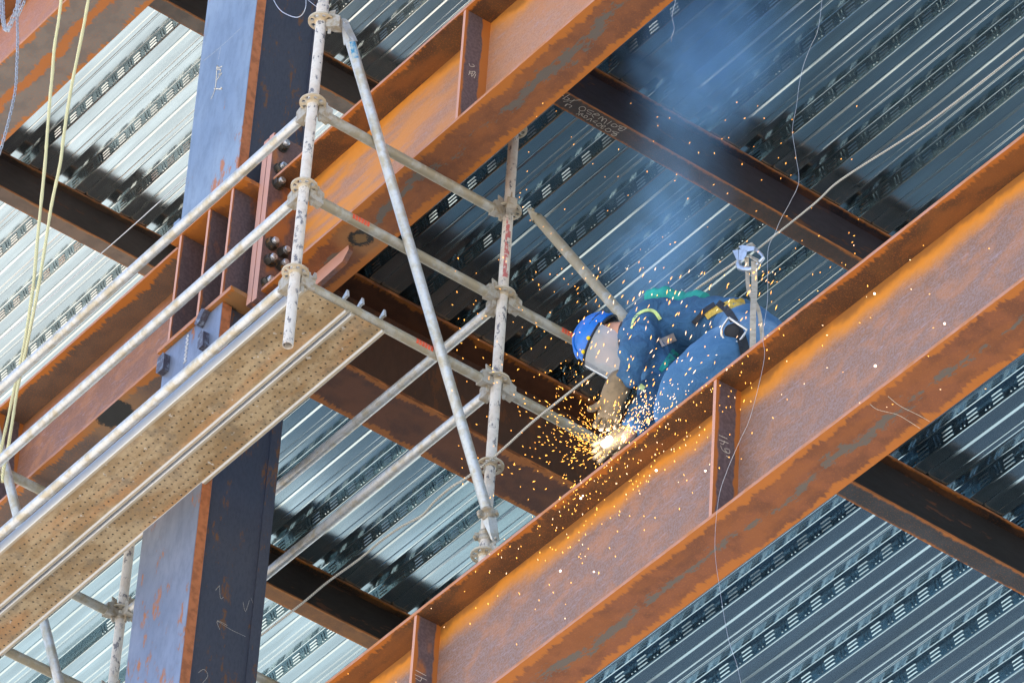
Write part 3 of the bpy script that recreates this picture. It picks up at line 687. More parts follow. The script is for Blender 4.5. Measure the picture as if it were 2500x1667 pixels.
# planks
def m_plank(name, seed, hw):
    n = NT(name); x, y, z = n.xyz(); nx, ny, nz = n.xyz('Normal')
    a = n.noise(7, (0.5,1,1), detail=7, rough=0.7, off=(seed,0,0)); b = n.noise(60, detail=4, off=(seed,0,0)); c = n.noise(3, (0.35,2,1), off=(seed,4,0))
    col = n.mix(n.ramp(a, 0.40, 0.58), (0.42,0.325,0.20), (0.28,0.19,0.095))
    col = n.mix(n.math('MULTIPLY', n.ramp(c, 0.5, 0.68), 0.8), col, (0.42,0.215,0.085))
    col = n.mix(n.math('MULTIPLY', n.ramp(b, 0.52, 0.70), 0.5), col, (0.17,0.13,0.08))
    mm = n.noise(26, (1,1,1), detail=6, off=(seed,9,0)); col = n.mix(n.ramp(mm, 0.66, 0.72), col, (0.5,0.48,0.44))
    # punched holes in staggered rows
    px, py = 0.037, 0.040
    fx = n.math('SUBTRACT', n.math('MODULO', n.math('ADD', x, 10.0), px), px*0.5)
    fy = n.math('SUBTRACT', n.math('MODULO', n.math('ADD', y, 10.0), py), py*0.5)
    d = n.math('SQRT', n.math('ADD', n.math('MULTIPLY', fx, fx), n.math('MULTIPLY', fy, fy)))
    h = n.math('MULTIPLY', n.ramp(d, 0.0056, 0.0042), n.ramp(n.math('MULTIPLY', nz, -1.0), 0.7, 0.9))
    h = n.math('MULTIPLY', h, n.ramp(n.noise(22, off=(seed,6,0)), 0.30, 0.5))
    ring = n.math('MULTIPLY', n.ramp(d, 0.010, 0.004), n.math('MULTIPLY', a, 0.25))
    col = n.mix(ring, col, (0.2,0.12,0.06))
    lim = n.ramp(n.math('ABSOLUTE', y), hw-0.028, hw-0.032)
    h = n.math('MULTIPLY', h, lim)
    col = n.mix(h, col, (0.02,0.014,0.01))
    sm_ = n.noise(5, (1,1,1), detail=8, rough=0.75, off=(seed,2,7)); col = n.mix(n.math('MULTIPLY', n.ramp(sm_, 0.50, 0.64), 0.75), col, (0.19,0.15,0.10))
    edge = n.ramp(n.math('ABSOLUTE', y), hw-0.026, hw-0.020); col = n.mix(n.math('MULTIPLY', edge, 0.8), col, n.mix(a, (0.50,0.47,0.40), (0.32,0.27,0.19)))
    side = n.ramp(n.math('ABSOLUTE', ny), 0.6, 0.8)
    col = n.mix(side, col, n.mix(a, (0.55,0.58,0.62), (0.42,0.44,0.46)))
    n.setb('Base Color', col); n.setb('Roughness', 0.55); n.setb('Metallic', 0.1); n.bump(n.math('ADD', b, n.math('MULTIPLY', h, -3.0)), 0.3, 0.003)
    return n.m
def plank(yc, w, label, seed):
    zb = 16.293; L = 3.085
    r = empty('scaffold_plank', (-17.335, yc, zb), 0, label, 'scaffold plank', 'steel planks lying on the scaffold')
    h = w/2; m = MB()
    prof = [(-h,0.062),(-h,0.004),(-h+0.004,-0.001),(-h+0.016,-0.001),(-h+0.021,0.009),(h-0.021,0.009),(h-0.016,-0.001),(h-0.004,-0.001),(h,0.004),(h,0.062),(h-0.004,0.062),(h-0.004,0.012),(-h+0.004,0.012),(-h+0.004,0.062)]
    n = len(prof); V = [(sx, y, z) for sx in (-L/2, L/2) for y, z in prof]
    m.add(V, [(k,(k+1)%n,n+(k+1)%n,n+k) for k in range(n)] + [tuple(range(n)), tuple(range(n, 2*n))[::-1]])
    m.build('plank_body', m_plank('plank_steel_%s' % ('near' if seed < 5 else 'far'), seed, w/2), r, world=False)
    for sx in (-1, 1):
        for y in (-h+0.035, h-0.035):
            m = MB(); m.prism([(sx*(L/2-0.05),y,0.02),(sx*(L/2-0.02),y,0.072),(sx*(L/2+0.022),y,0.106),(sx*(L/2+0.030),y,0.066),(sx*(L/2+0.016),y,0.070),(sx*(L/2-0.015),y,0.060)], (0,0.012,0))
            m.build('hook', M_pipe, r, world=False)
    return r
plank(9.945, 0.246, 'steel plank with punched holes nearer the handrails, mottled golden brown', 1)
plank(10.175, 0.19, 'narrower perforated steel plank beside the column, right of the wider one', 8)

# ------------------------------------------------------------------ ropes, chain, wires
def m_rope(name, a, b, sc_=1.0):
    n = NT(name); w = n.t.nodes.new('ShaderNodeTexWave'); w.wave_type = 'BANDS'; w.bands_direction = 'DIAGONAL'; w.inputs['Scale'].default_value = 38*sc_; w.inputs['Distortion'].default_value = 2
    n.L(n.tc.outputs['Object'], w.inputs['Vector']); n.setb('Base Color', n.mix(w.outputs['Fac'], a, b)); n.setb('Roughness', 0.85)
    n.bump(w.outputs['Fac'], 0.8, 0.004); return n.m
def rope(name, pts, r, mat, label, cat='rope', group=None, n=8, fuzz=0.0):
    P = curve_pts(pts, n); m = MB()
    m.tube(P, [r*(1+random.uniform(-fuzz, fuzz)) for _ in P], 8)
    if fuzz:
        for p in P:
            for _ in range(3):
                d = Vector((random.uniform(-1,1),random.uniform(-1,1),random.uniform(-1,1))).normalized(); e = d.orthogonal().normalized()*0.0006
                m.add([p+d*r*0.8-e, p+d*r*0.8+e, p+d*r*1.7], [(0,1,2)])
    return m.build(name, mat, label=label, cat=cat, group=group)
M_yel = m_rope('yellow_rope_fibre', (0.82,0.76,0.38), (0.68,0.65,0.44)); M_wht = m_rope('white_rope_fibre', (0.58,0.56,0.50), (0.36,0.34,0.30), 1.5)
ya = [(151,-60),(149,0),(143,51),(133,115),(128,179),(122,242),(116,319),(110,400),(100,500),(92,580),(82,691),(65,806),(52,875),(36,945),(20,1020),(2,1101),(-8,1172)]
yb = [(230,-60),(216,0),(204,66),(189,140),(176,204),(163,281),(154,344),(147,400),(126,500),(111,596),(92,710),(77,787),(60,870),(44,942),(30,1030),(19,1096),(8,1150),(6,1175)]
rope('hanging_rope', [onY(x,y,10.03) for x,y in ya], 0.0085, M_yel, 'left of the two fuzzy yellow ropes hanging at left', group='yellow ropes hanging at left', fuzz=0.12)
rope('hanging_rope', [onY(x,y,10.00) for x,y in yb], 0.0085, M_yel, 'right hand yellow rope, farther from the chain', group='yellow ropes hanging at left', fuzz=0.12)
wr = [(2620,30,11.0),(2500,120,10.98),(2290,283,10.95),(2200,345,10.94),(2052,440,10.92),(1985,500,10.9),(1842,615,10.86)]
rope('lifeline_rope', [onY(*p) for p in wr], 0.0045, M_wht, 'white twisted lifeline running to the upper right from the hook')
w2 = [(1805,634,10.87),(1735,682,10.86),(1690,715,10.86),(1600,800,10.86),(1446,914,10.80),(1390,958,10.80),(1300,1030,10.80),(1240,1085,10.81),(1197,1122,10.82),(1140,1165,10.86),(1100,1190,10.9),(1060,1225,10.93),(1030,1258,10.95),(980,1285,10.97),(930,1320,11.0),(880,1362,11.0),(800,1420,11.05),(740,1470,11.1),(650,1540,11.15),(560,1610,11.2)]
rope('safety_line_rope', [onY(*p) for p in w2], 0.0056, M_wht, 'grey white rope sagging from behind the welder down to the column')
rope('tie_cable', [onY(510,388,11.3), onY(436,451,11.3), onY(262,606,11.3), onY(0,829,11.3), onY(-60,882,11.3)], 0.003, M_wire, 'thin straight cable crossing the pale deck behind the yellow ropes', 'cable')
wl = [(1600,0,1070,-60),(1600,0,1040,180),(1600,0,990,300),(1600,0,945,420),(1600,0,918,540),(1600,0,900,680),(1600,0,875,830),(1600,0,898,1000),(1600,0,915,1160),(1600,0,860,1290),(1600,0,800,1400),(1600,500,760,190),(1600,500,718,300),(1600,500,716,600),(1600,500,685,830),(1600,500,697,960),(1600,500,660,1150),(1600,500,600,1370),(1600,1067,540,20),(1600,1067,455,220),(1600,1067,402,400),(1600,1067,380,700),(1600,1067,410,960),(1600,1067,465,1280),(1600,1067,520,1450),(1600,1067,560,1640)]
rope('loose_wire', [onY(a+x*.38265, b+y*.38265, 10.15) for a,b,x,y in wl], 0.0007, M_wire, 'long thin wire hanging down in front of the lower right girder', 'wire')
rope('wire_loop', [onY(x,y,10.1) for x,y in ((655,-40),(668,0),(684,25),(705,38),(725,43),(738,36),(746,19),(747,0),(744,-40))], 0.0021, M_wire, 'white wire loop in front of the upper column', 'wire')
rope('wire_tail', [onY(748,-3,9.9), onY(762,9,9.85), onY(777,20,9.80)], 0.0013, M_wire, 'short wire running to the top of the front scaffold standard', 'wire')
rope('wire_curl', [onY(x,y,10.2) for x,y in ((1652,-20),(1648,8),(1641,40),(1646,70),(1640,90),(1639,103))], 0.0009, M_wire, 'short curled wire end at the top beside the upper girder', 'wire')
M_ch = m_simple('chain_steel', (0.46,0.50,0.58), 0.35, 0.6, 0.3, 80)
def chain_along(m, P):
    P = curve_pts(P, 12); d = 0; last = P[0]; k = 0; pitch = 0.021
    for a, b in zip(P[:-1], P[1:]):
        while (b-last).length >= pitch:
            t = (b-last).normalized(); c = last + t*pitch*0.5; last = last + t*pitch
            n1 = t.cross(FW).normalized(); n1 = (n1*math.cos(k*1.57+0.6) + t.cross(n1)*math.sin(k*1.57+0.6)); k += 1
            pts = [c + t*(0.0095*math.cos(q)) + t*(0.005*(1 if math.cos(q) > 0 else -1)) + n1*(0.0075*math.sin(q)) for q in [2*math.pi*i/10 for i in range(11)]]
            m.tube(pts, 0.0028, 5, cap=False)
m = MB()
chain_along(m, [onY(x,y,10.12) for x,y in ((45,-60),(43,0),(42,46),(43,102),(41,166),(38,217),(28,268),(15,319),(0,370),(-20,420))])
for off in (0, 5):
    chain_along(m, [onY(x+off,y+off*0.4,10.11) for x,y in ((2,-60),(3,0),(5,46),(13,76),(26,52),(40,18),(50,-20),(60,-60))])
chain_along(m, [onY(x,y,10.10) for x,y in ((66,-60),(60,0),(52,22),(44,40))])
m.build('hoist_chain', M_ch, label='blue grey steel chain looped in the upper left corner', cat='chain')


# ------------------------------------------------------------------ the welder
from mathutils.bvhtree import BVHTree
wk = empty('person', onY(1700, 1010, 10.9), 0, 'welder in blue coveralls, blue helmet and clear face shield bent over the girder', 'person')
wkb = empty('tmp', (0,0,0)); bpy.data.objects.remove(wkb)
def m_cloth(name, a, b, sc_=8, rough=0.85, wr=0.5, dirt=None):
    n = NT(name); f = n.noise(sc_, (1,1,1), detail=7, rough=0.6, dist=0.8); fi = n.noise(140, detail=3); big = n.noise(2.6, detail=3)
    col = n.mix(n.ramp(f, 0.35, 0.68), a, b); col = n.mix(n.math('MULTIPLY', n.ramp(big, 0.52, 0.66), 0.5), col, dirt or tuple(min(1, c*1.7) for c in b))
    n.setb('Base Color', col); n.setb('Roughness', rough)
    n.bump(n.math('ADD', n.math('MULTIPLY', f, 1.6), n.math('MULTIPLY', fi, 0.12)), wr, 0.02); return n.m
M_jacket = m_cloth('navy_coverall', (0.026,0.088,0.185), (0.042,0.135,0.27), 9, wr=0.9)
M_jean = m_cloth('denim', (0.045,0.14,0.29), (0.068,0.19,0.37), 6, wr=0.8, dirt=(0.22,0.36,0.55))
M_skin = m_simple('skin', (0.50,0.25,0.16), 0.5, 0, 0.2, 20)
M_hair = m_simple('black_hair', (0.012,0.01,0.01), 0.6, 0, 0.3, 90, 0.5)
M_glove = m_simple('leather_glove', (0.25,0.175,0.095), 0.75, 0, 0.35, 22, 0.6)
M_teal = m_cloth('teal_shirt', (0.01,0.22,0.20), (0.02,0.30,0.27), 9)
M_helm = m_simple('blue_helmet_shell', (0.012,0.16,0.62), 0.28, 0, 0.25, 6)
M_dark = m_simple('black_webbing', (0.018,0.022,0.032), 0.7, 0, 0.3, 60, 0.3)
M_hiv = m_simple('hi_vis_tape', (0.66,0.80,0.30), 0.45, 0, 0.15, 40)
M_yst = m_simple('yellow_belt', (0.62,0.42,0.07), 0.7, 0, 0.3, 20, 0.3)
M_patch = m_simple('pale_patch', (0.42,0.37,0.36), 0.7, 0, 0.2, 30)
M_alu = m_simple('aluminium', (0.60,0.63,0.68), 0.32, 0.85, 0.2, 30)
M_strap = m_simple('beige_strap', (0.46,0.40,0.32), 0.8, 0, 0.25, 40, 0.4)
M_ybtn = m_simple('yellow_knob', (0.85,0.62,0.0), 0.4)
def skinned(name, mat, joints, edges, parent, root=0, sub=2, disp=0.0, dscale=0.08, name_world=True):
    inv = wmat_chain(parent).inverted()
    me = bpy.data.meshes.new(name); me.from_pydata([tuple(inv @ j[0]) for j in joints], edges, []); me.update()
    o = bpy.data.objects.new(name, me); C.objects.link(o); o.parent = parent
    md = o.modifiers.new('skin', 'SKIN'); md.use_smooth_shade = True
    if not me.skin_vertices: me.skin_vertices.new()
    for i, j in enumerate(joints):
        r = j[1]; me.skin_vertices[0].data[i].radius = r if isinstance(r, tuple) else (r, r)
        me.skin_vertices[0].data[i].use_root = (i == root)
    ss = o.modifiers.new('sub', 'SUBSURF'); ss.levels = sub; ss.render_levels = sub
    if disp:
        tx_ = bpy.data.textures.new(name+'_fold', 'CLOUDS'); tx_.noise_scale = dscale; tx_.noise_depth = 2
        dm = o.modifiers.new('folds', 'DISPLACE'); dm.texture = tx_; dm.strength = disp; dm.mid_level = 0.5; dm.texture_coords = 'LOCAL'
    # bake the grown surface
    dg = bpy.context.evaluated_depsgraph_get(); dg.update()
    ev = bpy.data.meshes.new_from_object(o.evaluated_get(dg)); ev.materials.clear(); ev.materials.append(mat)
    for p in ev.polygons: p.use_smooth = True
    o.modifiers.clear(); o.data = ev; ev.name = name
    return o
def J(x, y, Y, r): return (onY(x, y, Y), r)
# skeleton joints (pixel-measured outline, real depth)
tor = [J(1838,800,10.98,0.150), J(1765,802,10.92,0.140), J(1690,808,10.86,0.148), J(1625,802,10.80,0.128), J(1575,806,10.76,0.100), J(1535,806,10.73,0.060)]
armN = [J(1560,812,10.62,0.088), J(1552,868,10.46,0.066), J(1530,918,10.44,0.056), J(1518,940,10.44,0.050)]
armF = [J(1610,850,10.78,0.080), J(1600,940,10.66,0.068), J(1580,1000,10.58,0.070), J(1535,1060,10.52,0.052)]
legN = [J(1838,858,10.84,0.150), J(1765,885,10.70,0.158), J(1695,935,10.60,0.135), J(1640,1000,10.53,0.100), J(1645,1060,10.58,0.07), J(1760,1130,10.98,0.055)]
legF = [J(1860,830,11.12,0.12), J(1770,930,11.10,0.11), J(1700,1050,11.0,0.07), J(1850,1120,11.35,0.05)]
def chain(*ch):
    js = []; ed = []
    for c, root in ch:
        st = len(js); js += c
        if root is not None: ed.append((root, st))
        ed += [(st+i, st+i+1) for i in range(len(c)-1)]
    return js, ed
sc_j = lambda L, k: [(p, r*k) for p, r in L]
headc = onY(1472, 830, 10.71)
js, ed = chain((sc_j(tor, 0.65) + [(onY(1512,815,10.72), 0.058), (headc, 0.078)], None), (sc_j(armN, 0.55) + [J(1508,958,10.45,0.026)], 4), (sc_j(armF, 0.6) + [J(1512,1078,10.50,0.026)], 4), (sc_j(legN, 0.6), 0), (sc_j(legF, 0.6), 0))
body = skinned('body', M_skin, js, ed, wk)
js, ed = chain((tor, None), (armN, 4), (armF, 4))
jacket = skinned('coverall_jacket', M_jacket, js, ed, wk, disp=0.055, dscale=0.075, sub=3)
js, ed = chain((tor[:2], None), (legN, 0), (legF, 0)); js[0] = (js[0][0], 0.156); js[1] = (js[1][0], 0.148)
trous = skinned('trousers', M_jean, js, ed, wk, disp=0.035, dscale=0.12, sub=3)
# head details
cax = (RT*-0.84 + DN*-0.40 + FW*0.34).normalized()          # towards the crown
fax = (DN*0.80 - RT*0.40 - FW*0.42); fax = (fax - cax*fax.dot(cax)).normalized()   # where the face looks
lax = cax.cross(fax).normalized()
if lax.dot(FW) > 0: lax = -lax                                # left ear side, towards the camera
hd = MB(); hd.ball(headc, cax*0.105, fax*0.092, lax*0.076, 28, 20)
hd.ball(headc + fax*0.085 - cax*0.035, cax*0.026, fax*0.024, lax*0.014, 12, 8)      # nose
hd.ball(headc + fax*0.062 - cax*0.085, cax*0.045, fax*0.035, lax*0.045, 14, 10)     # jaw
hd.ball(headc + fax*0.086 - cax*0.068, cax*0.010, fax*0.012, lax*0.024, 12, 6)      # lips
hd.build('head', M_skin, wk)
er = MB(); ec = headc + lax*0.078 - fax*0.012 - cax*0.012
er.ball(ec, cax*0.034, fax*0.021, lax*0.010, 16, 10)
er.tube([ec + lax*0.008 + cax*(0.030*math.cos(a)) + fax*(-0.018*math.sin(a)) for a in [i*0.35 for i in range(-1, 9)]], 0.0055, 8)
er.build('ear', M_skin, wk)
ey = MB(); ey.ball(headc + fax*0.078 + lax*0.030 + cax*0.002, cax*0.011, fax*0.009, lax*0.013, 10, 8); ey.ball(headc + fax*0.078 - lax*0.030 + cax*0.002, cax*0.011, fax*0.009, lax*0.013, 10, 8)
ey.build('eyes', m_simple('eye_white', (0.6,0.55,0.5), 0.2), wk)
gl = MB()
for sg in (-1, 1):
    gl.ball(headc + fax*0.084 + lax*(0.033*sg) + cax*0.006, cax*0.022, fax*0.010, lax*0.031, 16, 10)
gl.tube([headc + fax*0.080 + lax*0.060 + cax*0.010, headc + fax*0.045 + lax*0.076 + cax*0.008, headc - fax*0.010 + lax*0.078 + cax*0.006], 0.0035, 8)
gl.build('safety_glasses', m_simple('smoked_lens', (0.03,0.035,0.04), 0.1), wk)
br_ = MB(); br_.tube([headc + fax*0.086 + lax*q + cax*(0.030-0.2*abs(abs(q)-0.03)) for q in (-0.05,-0.03,-0.012)], 0.005, 8); br_.tube([headc + fax*0.086 + lax*q + cax*(0.030-0.2*abs(abs(q)-0.03)) for q in (0.05,0.03,0.012)], 0.005, 8); br_.build('eyebrows', M_hair, wk)
ln_ = MB(); ln_.tube([headc + cax*0.052 + fax*(0.098*math.cos(a)) + lax*(0.084*math.sin(a)) for a in [2*math.pi*i/24 for i in range(25)]], 0.013, 8); ln_.build('helmet_liner', M_dark, wk)
hr = MB(); hr.ball(headc - fax*0.026 + cax*0.012, cax*0.100, fax*0.080, lax*0.081, 24, 16); hr.build('hair', M_hair, wk)
# helmet
hm = MB(); hc = headc + cax*0.022 + fax*0.004; prof = []
for i in range(13):
    a = i/12*math.pi/2; prof.append((math.cos(a), math.sin(a)))
V = []; n = 36
for rr, hh in prof:
    for k in range(n):
        t = 2*math.pi*k/n
        V.append(hc + cax*(0.104*hh - 0.006) + fax*(rr*0.122*math.cos(t)) + lax*(rr*0.104*math.sin(t)))
hm.add(V, [(i*n+k, i*n+(k+1)%n, (i+1)*n+(k+1)%n, (i+1)*n+k) for i in range(12) for k in range(n)], True)
for k in (-1, 0, 1):
    hm.tube([hc + cax*(0.101*math.sin(a)-0.002) + fax*(0.122*math.cos(a)) + lax*(0.022*k*(1)) for a in [rad(20+10*i) for i in range(15)]], 0.0055, 8)
rim = []
for k in range(n+1):
    t = 2*math.pi*k/n; rim.append(hc - cax*0.008 + fax*(0.126*math.cos(t)+0.004) + lax*(0.107*math.sin(t)))
hm.tube(rim, 0.006, 8)
helm = hm.build('helmet', M_helm, wk)
hb = MB(); hb.tube([p - cax*0.012 for p in rim], 0.0065, 8); hb.build('helmet_band', M_dark, helm)
sm = NT('clear_visor'); sm.setb('Base Color', (0.50,0.56,0.64)); sm.setb('Roughness', 0.05); sm.setb('Alpha', 0.50); sm.setb('Specular IOR Level', 1.0)
sv = MB(); V = []; N = 30; K = 12
for j in range(K+1):
    q = j/K
    for k in range(N+1):
        t = rad(-96 + 192*k/N); rr = 0.138 + 0.010*math.sin(q*math.pi*0.5); ww = 0.120
        dn = 0.205*q*(1 - 0.30*max(0, abs(t)/rad(96) - 0.62)/0.38*q)
        V.append(hc - cax*(0.010 + dn) + fax*(rr*math.cos(t)) + lax*(ww*math.sin(t)))
sv.add(V, [(j*(N+1)+k, j*(N+1)+k+1, (j+1)*(N+1)+k+1, (j+1)*(N+1)+k) for j in range(K) for k in range(N)], True)
vis = sv.build('face_shield', sm.m, wk)
vb = MB(); arcp = [hc - cax*0.012 + fax*(0.140*math.cos(rad(t))) + lax*(0.122*math.sin(rad(t))) for t in range(-96, 97, 8)]
vb.tube(arcp, 0.0055, 6); vb.build('shield_frame', M_dark, vis)
ve = MB(); ve.tube([V[k*(N+1)+N//2] for k in range(K+1)], 0.0028, 6); ve.tube([V[K*(N+1)+k] for k in range(N+1)], 0.0018, 6); ve.build('shield_edge', M_alu, vis)
for t in (62, 34):
    b = MB(); c = hc - cax*0.004 + fax*(0.140*math.cos(rad(t))) + lax*(0.122*math.sin(rad(t))); b.ball(c, cax*0.010, fax*0.010, lax*0.010, 12, 8); b.build('yellow_knob', M_ybtn, vis)
# gloves: palm, cuff and five fingers each
def glove(name, wrist, dirv, side, palm_n, s=1.0, curl=0.5):
    wrist = Vector(wrist); d = Vector(dirv).normalized(); sd_ = Vector(side); sd_ = (sd_ - d*sd_.dot(d)).normalized(); pn = d.cross(sd_)
    if pn.dot(Vector(palm_n)) < 0: pn = -pn
    js = [(wrist - d*0.13*s, 0.054*s), (wrist - d*0.05*s, 0.049*s), (wrist, 0.038*s), (wrist + d*0.05*s, (0.030*s, 0.042*s)), (wrist + d*0.085*s, (0.022*s, 0.040*s))]
    ed = [(i, i+1) for i in range(4)]
    for i, (o_, L, sp) in enumerate(((-0.036, 0.070, -0.10), (-0.012, 0.082, -0.02), (0.012, 0.078, 0.04), (0.034, 0.060, 0.14))):
        base = wrist + d*0.085*s + sd_*o_*s; st = len(js); dd = d; p = base; js.append((p + d*0.008, 0.0125*s)); ed.append((4, st))
        for q in range(3):
            dd = (dd*math.cos(curl*(0.7+0.2*i*0.3)) + pn*math.sin(curl*(0.7+0.1*i)) + sd_*sp*0.3).normalized(); p = p + dd*L*s*(0.42, 0.32, 0.26)[q]
            js.append((p, (0.0125, 0.0115, 0.009)[q]*s)); ed.append((st+q, st+q+1))
    st = len(js); p = wrist + d*0.025*s - sd_*0.038*s; js.append((p, 0.016*s)); ed.append((2, st))
    for q, L in enumerate((0.038, 0.034)):
        dd = (d*0.75 - sd_*0.6 + pn*0.45*q).normalized(); p = p + dd*L*s; js.append((p, (0.0145, 0.011)[q]*s)); ed.append((st+q, st+q+1))
    return skinned(name, M_glove, js, ed, wk, sub=1, disp=0.006, dscale=0.03)
g1 = glove('glove', onY(1500,975,10.43), (onY(1478,1045,10.42)-onY(1512,935,10.44)), RT, -FW + RT, 1.12, 0.28)
g2_ = glove('glove', onY(1510,1068,10.50), (onY(1478,1092,10.46)-onY(1535,1055,10.52)), -DN, DN, 0.95, 0.45)
def bvh_of(objs):
    vs = []; fs = []
    for o in objs:
        mw = wmat_chain(o); b = len(vs); vs += [mw @ v.co for v in o.data.vertices]; fs += [[b+i for i in p.vertices] for p in o.data.polygons]
    return BVHTree.FromPolygons(vs, fs)
BV = bvh_of([jacket, trous, body])
def hit(x, y, lift=0.005):
    d = ray(x, y).normalized(); h = BV.ray_cast(Vector((0,0,0)), d)
    return (h[0] - d*lift) if h[0] is not None else None
def ribbon(name, path, width, mat, parent, lift=0.006, n=6, fall=10.6, thick=0.003):
    P = curve_pts([Vector((x, y, 0)) for x, y in path], n); m = MB(); A = []
    for i, p in enumerate(P):
        t = (P[min(i+1, len(P)-1)] - P[max(i-1, 0)]).normalized(); s_ = Vector((-t.y, t.x, 0))
        w = width[0] + (width[1]-width[0])*i/(len(P)-1) if isinstance(width, tuple) else width
        row = []
        for k in (-1, -0.5, 0, 0.5, 1):
            h = hit(p.x + s_.x*w*k/2, p.y + s_.y*w*k/2, lift)
            row.append(h)
        if row[2] is None: continue
        row = [r_ if r_ is not None else row[2] for r_ in row]; A.append(row)
    V = [q for r_ in A for q in r_] + [q - ray(1700,850).normalized()*thick for r_ in A for q in r_]; L_ = len(A)
    F = [(i*5+k, i*5+k+1, i*5+k+6, i*5+k+5) for i in range(L_-1) for k in range(4)]
    o_ = L_*5; F += [tuple(o_+q for q in f) for f in F]
    F += [(i*5, i*5+5, o_+i*5+5, o_+i*5) for i in range(L_-1)] + [(i*5+4, i*5+9, o_+i*5+9, o_+i*5+4) for i in range(L_-1)]
    m.add(V, F, False)
    return m.build(name, mat, parent) if L_ > 1 else None
ribbon('reflective_band', [(1541,802),(1547,780),(1560,765),(1580,757),(1598,761),(1612,780)], (5,9), M_hiv, jacket)
ribbon('reflective_band', [(1563,950),(1571,940)], 14, M_hiv, jacket)
ribbon('pale_patch', [(1612,838),(1648,822)], 20, M_patch, jacket)
ribbon('shirt_patch', [(1612,905),(1630,882),(1650,858)], (10,22), M_teal, jacket)
hs = ribbon('harness_belt', [(1722,772),(1742,758),(1770,748),(1800,736),(1830,727)], (20,22), M_yst, wk)
ribbon('harness_strap', [(1752,738),(1775,757),(1790,780),(1800,800),(1812,830),(1822,870)], (16,26), M_dark, wk, lift=0.012)
ribbon('harness_strap', [(1692,790),(1706,775),(1722,757),(1745,742)], 12, M_dark, wk, lift=0.010)
# teal shirt tail showing along the back
tl = [(1588,716),(1608,709),(1628,709),(1650,716),(1672,722),(1700,716),(1722,718)]
m = MB(); tp = curve_pts([onY(x, y+12, 10.84) for x, y in tl], 6)
m.tube(tp, [0.030+0.006*math.sin(i*1.9)+0.005*math.sin(i*0.7) for i in range(len(tp))], 12)
m.build('shirt', M_teal, wk)
cl_ = MB(); nk = [onY(1523+6*math.cos(a), 822+30*math.sin(a), 10.66) for a in [i*0.45 for i in range(15)]]
cl_.tube(nk, 0.016, 8); cl_.build('collar', M_dark, wk)
# D ring and its dark pad
c = hit(1788, 810, 0.035) or onY(1788,810,10.6)
dr = MB(); u = (RT*0.83 + DN*0.56 - FW*0.1).normalized(); v_ = (DN*0.83 - RT*0.56)
pts = [c - v_*0.040 - u*0.045, c - v_*0.040 + u*0.045, c + u*0.046 - v_*0.01] + [c + u*(0.046*math.cos(a)) + v_*(0.045*math.sin(a)+0.0) for a in [math.pi*i/8 for i in range(9)]] + [c - u*0.046 - v_*0.01, c - v_*0.040 - u*0.045]
dr.tube(pts, 0.0055, 8); dr.build('harness_ring', M_alu, wk)
dp = MB(); dp.ball(c + FW*0.012, u*0.034, v_*0.034, FW*0.008, 16, 8); dp.build('harness_pad', M_dark, wk)

# hook and slings
def loop3(pts, Y): return [onY(x, y, Y) for x, y in pts]
hk = empty('scaffold_hook', onY(1826, 640, 10.80), 0, 'large silver safety hook clipped on the lifeline above the welder', 'safety hook')
s2_ = 300/1568; Hq = lambda L: [(1640+x*s2_, 580+y*s2_) for x, y in L]
m = MB(); m.tube(loop3(Hq([(880,280),(850,340),(870,385),(930,405),(1010,408),(1070,385),(1100,340),(1170,262),(1150,220),(1090,165),(1040,130)]), 10.80), [0.010,0.013,0.013,0.012,0.012,0.012,0.009,0.008,0.007,0.007,0.008], 10); m.build('hook_body', M_alu, hk)
m = MB()
for L in ([(855,110),(900,95),(1060,120),(1050,165),(960,180),(880,150)], [(860,150),(960,170),(950,230),(905,290),(855,285)], [(775,165),(850,155),(850,290),(830,285)]):
    P = loop3(Hq(L), 10.785); m.prism(P, FW*0.022)
m.build('latch_plate', M_alu, hk)
m = MB(); m.tube(loop3(Hq([(980,225),(1130,300)]), 10.80), 0.004, 8); m.tube(loop3(Hq([(1000,250),(1110,320)]), 10.79), 0.004, 8); m.tube(loop3(Hq([(1020,80),(960,100),(990,130),(1060,100),(1020,80)]), 10.81), 0.006, 8); m.build('gate_spring', M_wedge, hk)
def sling(name, L, w, Y, label):
    P = [onY(x, y, yy) for (x, y), yy in zip(Hq(L), Y)]; P = curve_pts(P, 6); m = MB(); V = []
    for p in P: V += [p - RT*w, p + RT*w, p + RT*w + FW*0.004, p - RT*w + FW*0.004]
    m.add(V, [(i*4+k, i*4+(k+1)%4, i*4+4+(k+1)%4, i*4+4+k) for i in range(len(P)-1) for k in range(4)])
    return m.build(name, M_strap, label=label, cat='sling')
sling('webbing_sling', [(1050,300),(1055,640),(1040,900),(1035,1350),(1035,1500)], 0.0125, [10.79,10.74,10.62,10.56,10.56], 'wide beige strap hanging from the hook in front of the welder')
sling('webbing_sling', [(955,250),(965,440),(985,680),(1100,900),(1150,1200),(1160,1450)], 0.0085, [10.80,10.80,10.74,10.70,10.68,10.68], 'thin beige strap behind the wide one, curling over his hip')

